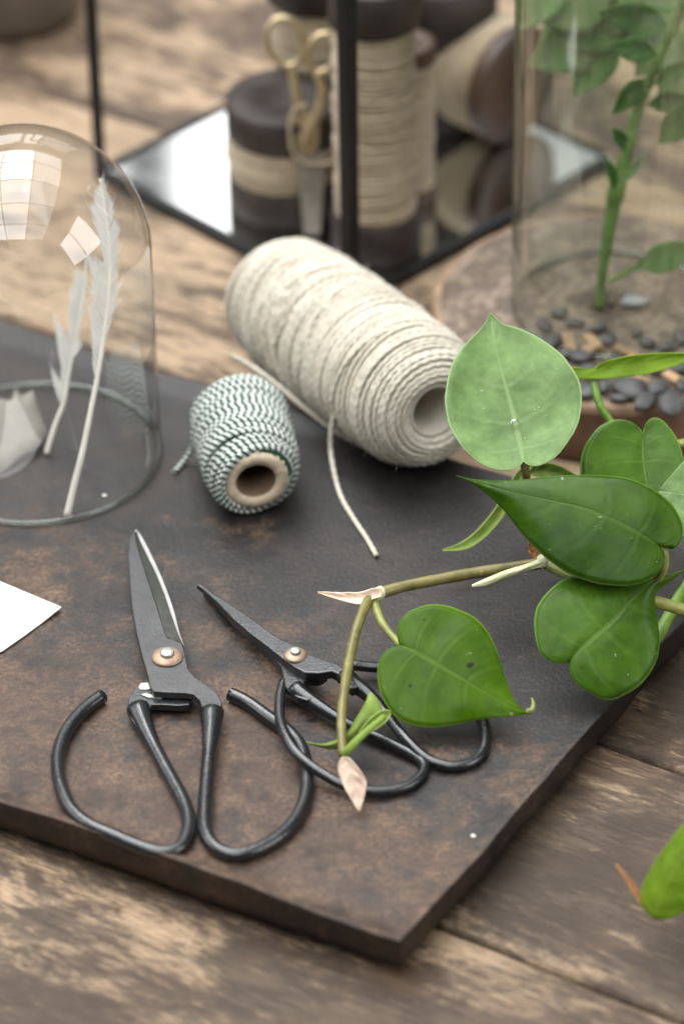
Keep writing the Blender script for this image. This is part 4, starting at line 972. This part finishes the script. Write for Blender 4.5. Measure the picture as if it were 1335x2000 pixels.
# water drops on the upright leaf
WD = NT('water_drop'); WD.set(Base_Color=(1, 1, 1, 1), Roughness=0.02, Transmission_Weight=1.0, IOR=1.33)
pl0, pln = P(1005, 830, 52), (n_cam + Vector((-0.05, 0.35, 0.28))).normalized()
for x, y, r in ((1004, 823, 1.55), (1067, 812, 0.35), (1044, 800, 0.35), (945, 797, 0.3), (1111, 840, 0.3), (1052, 796, 0.3), (1025, 855, 0.25)):
    V, F, U = lathe([(0.001, r * 0.62), (r * 0.5, r * 0.52), (r * 0.85, r * 0.28), (r, 0.0), (r * 0.9, -0.25)], (0, 0, 0), 18)
    o = mesh('water_drop', V, F, WD.m); qd = Vector((0, 0, 1)).rotation_difference(pln)
    o.rotation_euler = qd.to_euler(); o.location = (onplane(x, y, pl0, pln) + pln * (-1.0 if r > 1 else -0.2)) * MM
    if r > 1: tag(o, 'clear round water drop on the midrib of the upright pale leaf', 'water drop')
    else: tag(o, 'tiny water droplet on the upright pale leaf', 'water drop', 'tiny droplets on the upright leaf')

# lime green shoot in the lower right corner, close to the camera
shoot = thing('leaf_shoot', 'bright lime green leaf with a brown sheath cut off by the lower right edge', 'leaf shoot')
p0 = P(1300, 1740, 6); nn_ = (n_cam + Vector((-0.35, 0.1, 0.1))).normalized()
leaf(shoot, G['lime'], [(1272, 1792), (1295, 1740), (1330, 1680), (1380, 1600), (1420, 1540)], [(1272, 1792), (1252, 1770), (1249, 1742), (1266, 1700), (1300, 1650), (1345, 1598), (1420, 1540)], [(1272, 1792), (1300, 1796), (1340, 1775), (1385, 1730), (1415, 1650), (1420, 1540)], p0, nn_, cup=-3.0, bow=1.5, wave=0.4, seed=21)
sheath_o = leaf(shoot, G['rust'], [(1280, 1796), (1255, 1765), (1232, 1730), (1202, 1688)], [(1278, 1799), (1251, 1768), (1228, 1732), (1201, 1689)], [(1284, 1796), (1260, 1764), (1237, 1726), (1204, 1687)], p0 - nn_ * 2, nn_, cup=0.8, wave=0.3, seed=22, mcount=4, name='sheath')

# ---------------------------------------------------------------- green stem in the tall glass
js = thing('leafy_stem', 'green leafy stem standing inside the tall glass on the wood slice', 'plant stem')
J0 = P(1168, 600, ZW + 0.5); JN = Vector((0.0, -0.96, 0.28)).normalized()
def J(x, y, off=0.0): return onplane(x, y, J0 + JN * off, JN)
pts = [J(x, y) for x, y in spline([(1168, 602), (1176, 530), (1188, 450), (1200, 385), (1222, 300), (1246, 210), (1288, 105), (1345, -20)], 60)]
rr = [0.84 * (1.7 + 1.3 * math.exp(-((i / 59 - 0.36) / 0.16) ** 2) + 0.5 * (i / 59)) * (1 + 0.12 * noise.noise((i * 0.3, 1, 1)) + 0.2 * max(0, math.cos(i * 0.62)) ** 8) for i in range(60)]
V, F, U = tube(pts, rr, 12); mesh('stem', V, F, G['jar_stem'], js, U)
for k, (b_, t_, wd, off, g_, nr) in enumerate([
        ((1282, 108), (1190, 92), 52, 4, 'jar', (-0.2, -0.7, 0.6)), ((1268, 152), (1194, 224), 44, 3, 'jar', (0.3, -0.8, 0.5)),
        ((1285, 280), (1362, 196), 62, 2, 'jar', (0.1, -0.7, 0.7)), ((1276, 165), (1345, 120), 36, 3, 'jar', (0, -0.6, 0.8)),
        ((1262, 205), (1350, 190), 40, -3, 'jar', (0, -0.6, 0.8)), ((1222, 292), (1192, 250), 26, 2, 'jar', (0.2, -0.8, 0.4)),
        ((1200, 375), (1180, 305), 20, 2, 'jar', (0.2, -0.8, 0.4)), ((1212, 360), (1255, 300), 16, 1, 'jarpale', (0, -0.8, 0.5)),
        ((1312, 60), (1166, 24), 70, -14, 'jar', (0, -0.8, 0.6)), ((1238, 523), (1370, 478), 60, 6, 'jar', (0.1, -0.5, 0.85)),
        ((1200, -20), (1040, 40), 120, -20, 'jarpale', (0.2, -0.8, 0.5)), ((1180, 60), (1030, 130), 110, -22, 'jarpale', (0.3, -0.8, 0.5)),
        ((1330, 40), (1240, 150), 100, -20, 'jarpale', (0.0, -0.8, 0.5)), ((1380, 110), (1280, 200), 80, -18, 'jarpale', (0.0, -0.8, 0.5)),
        ((1240, 10), (1090, 90), 120, -24, 'jarpale', (0.1, -0.85, 0.5)), ((1150, 20), (1060, 150), 110, -26, 'jarpale', (0.1, -0.85, 0.5)), ((1330, -10), (1190, 60), 120, -24, 'jarpale', (0.1, -0.85, 0.5)), ((1350, 60), (1300, 190), 100, -24, 'jarpale', (0.0, -0.85, 0.5)), ((1200, 60), (1120, 190), 90, -24, 'jarpale', (0.0, -0.8, 0.5)), ((1100, -60), (1010, 60), 90, -16, 'jarpale', (0.1, -0.8, 0.5))]):
    md, lf, rg = ell(b_, t_, wd, 3)
    leaf(js, G[g_], md, lf, rg, J((b_[0] + t_[0]) / 2, (b_[1] + t_[1]) / 2, off), Vector(nr).normalized(), cup=1.2, bow=1.0, wave=0.5, seed=30 + k, n=20, mcount=5)
pts = [J(x, y, 3) for x, y in spline([(1188, 552), (1210, 538), (1240, 523)], 16)]
V, F, U = tube(pts, 0.8, 8); mesh('petiole', V, F, G['green_stem'], js, U)

# ---------------------------------------------------------------- crumbs
M['crumb'] = plain('crumb', (0.72, 0.69, 0.62), 0.7, var=0.05)
for (x, y, r, lb) in ((923, 1633, 0.75, 'white crumb near the front corner of the tray'), (1143, 1412, 0.6, 'white splinter by the right rim of the tray'), (204, 968, 0.8, 'white crumb under the glass dome')):
    bm = bmesh.new(); bmesh.ops.create_icosphere(bm, subdivisions=2, radius=r * MM)
    for v in bm.verts: v.co *= 1 + 0.35 * noise.noise(v.co * 900); v.co.z *= 0.6
    if 'splinter' in lb:
        for v in bm.verts: v.co.x *= 1.8; v.co.y *= 0.6
    me = bpy.data.meshes.new('crumb'); bm.to_mesh(me); bm.free()
    o = link('crumb', me, M['crumb']); o.location = P(x, y, r * 0.5) * MM; o.rotation_euler.z = 0.6; tag(o, lb, 'crumb')
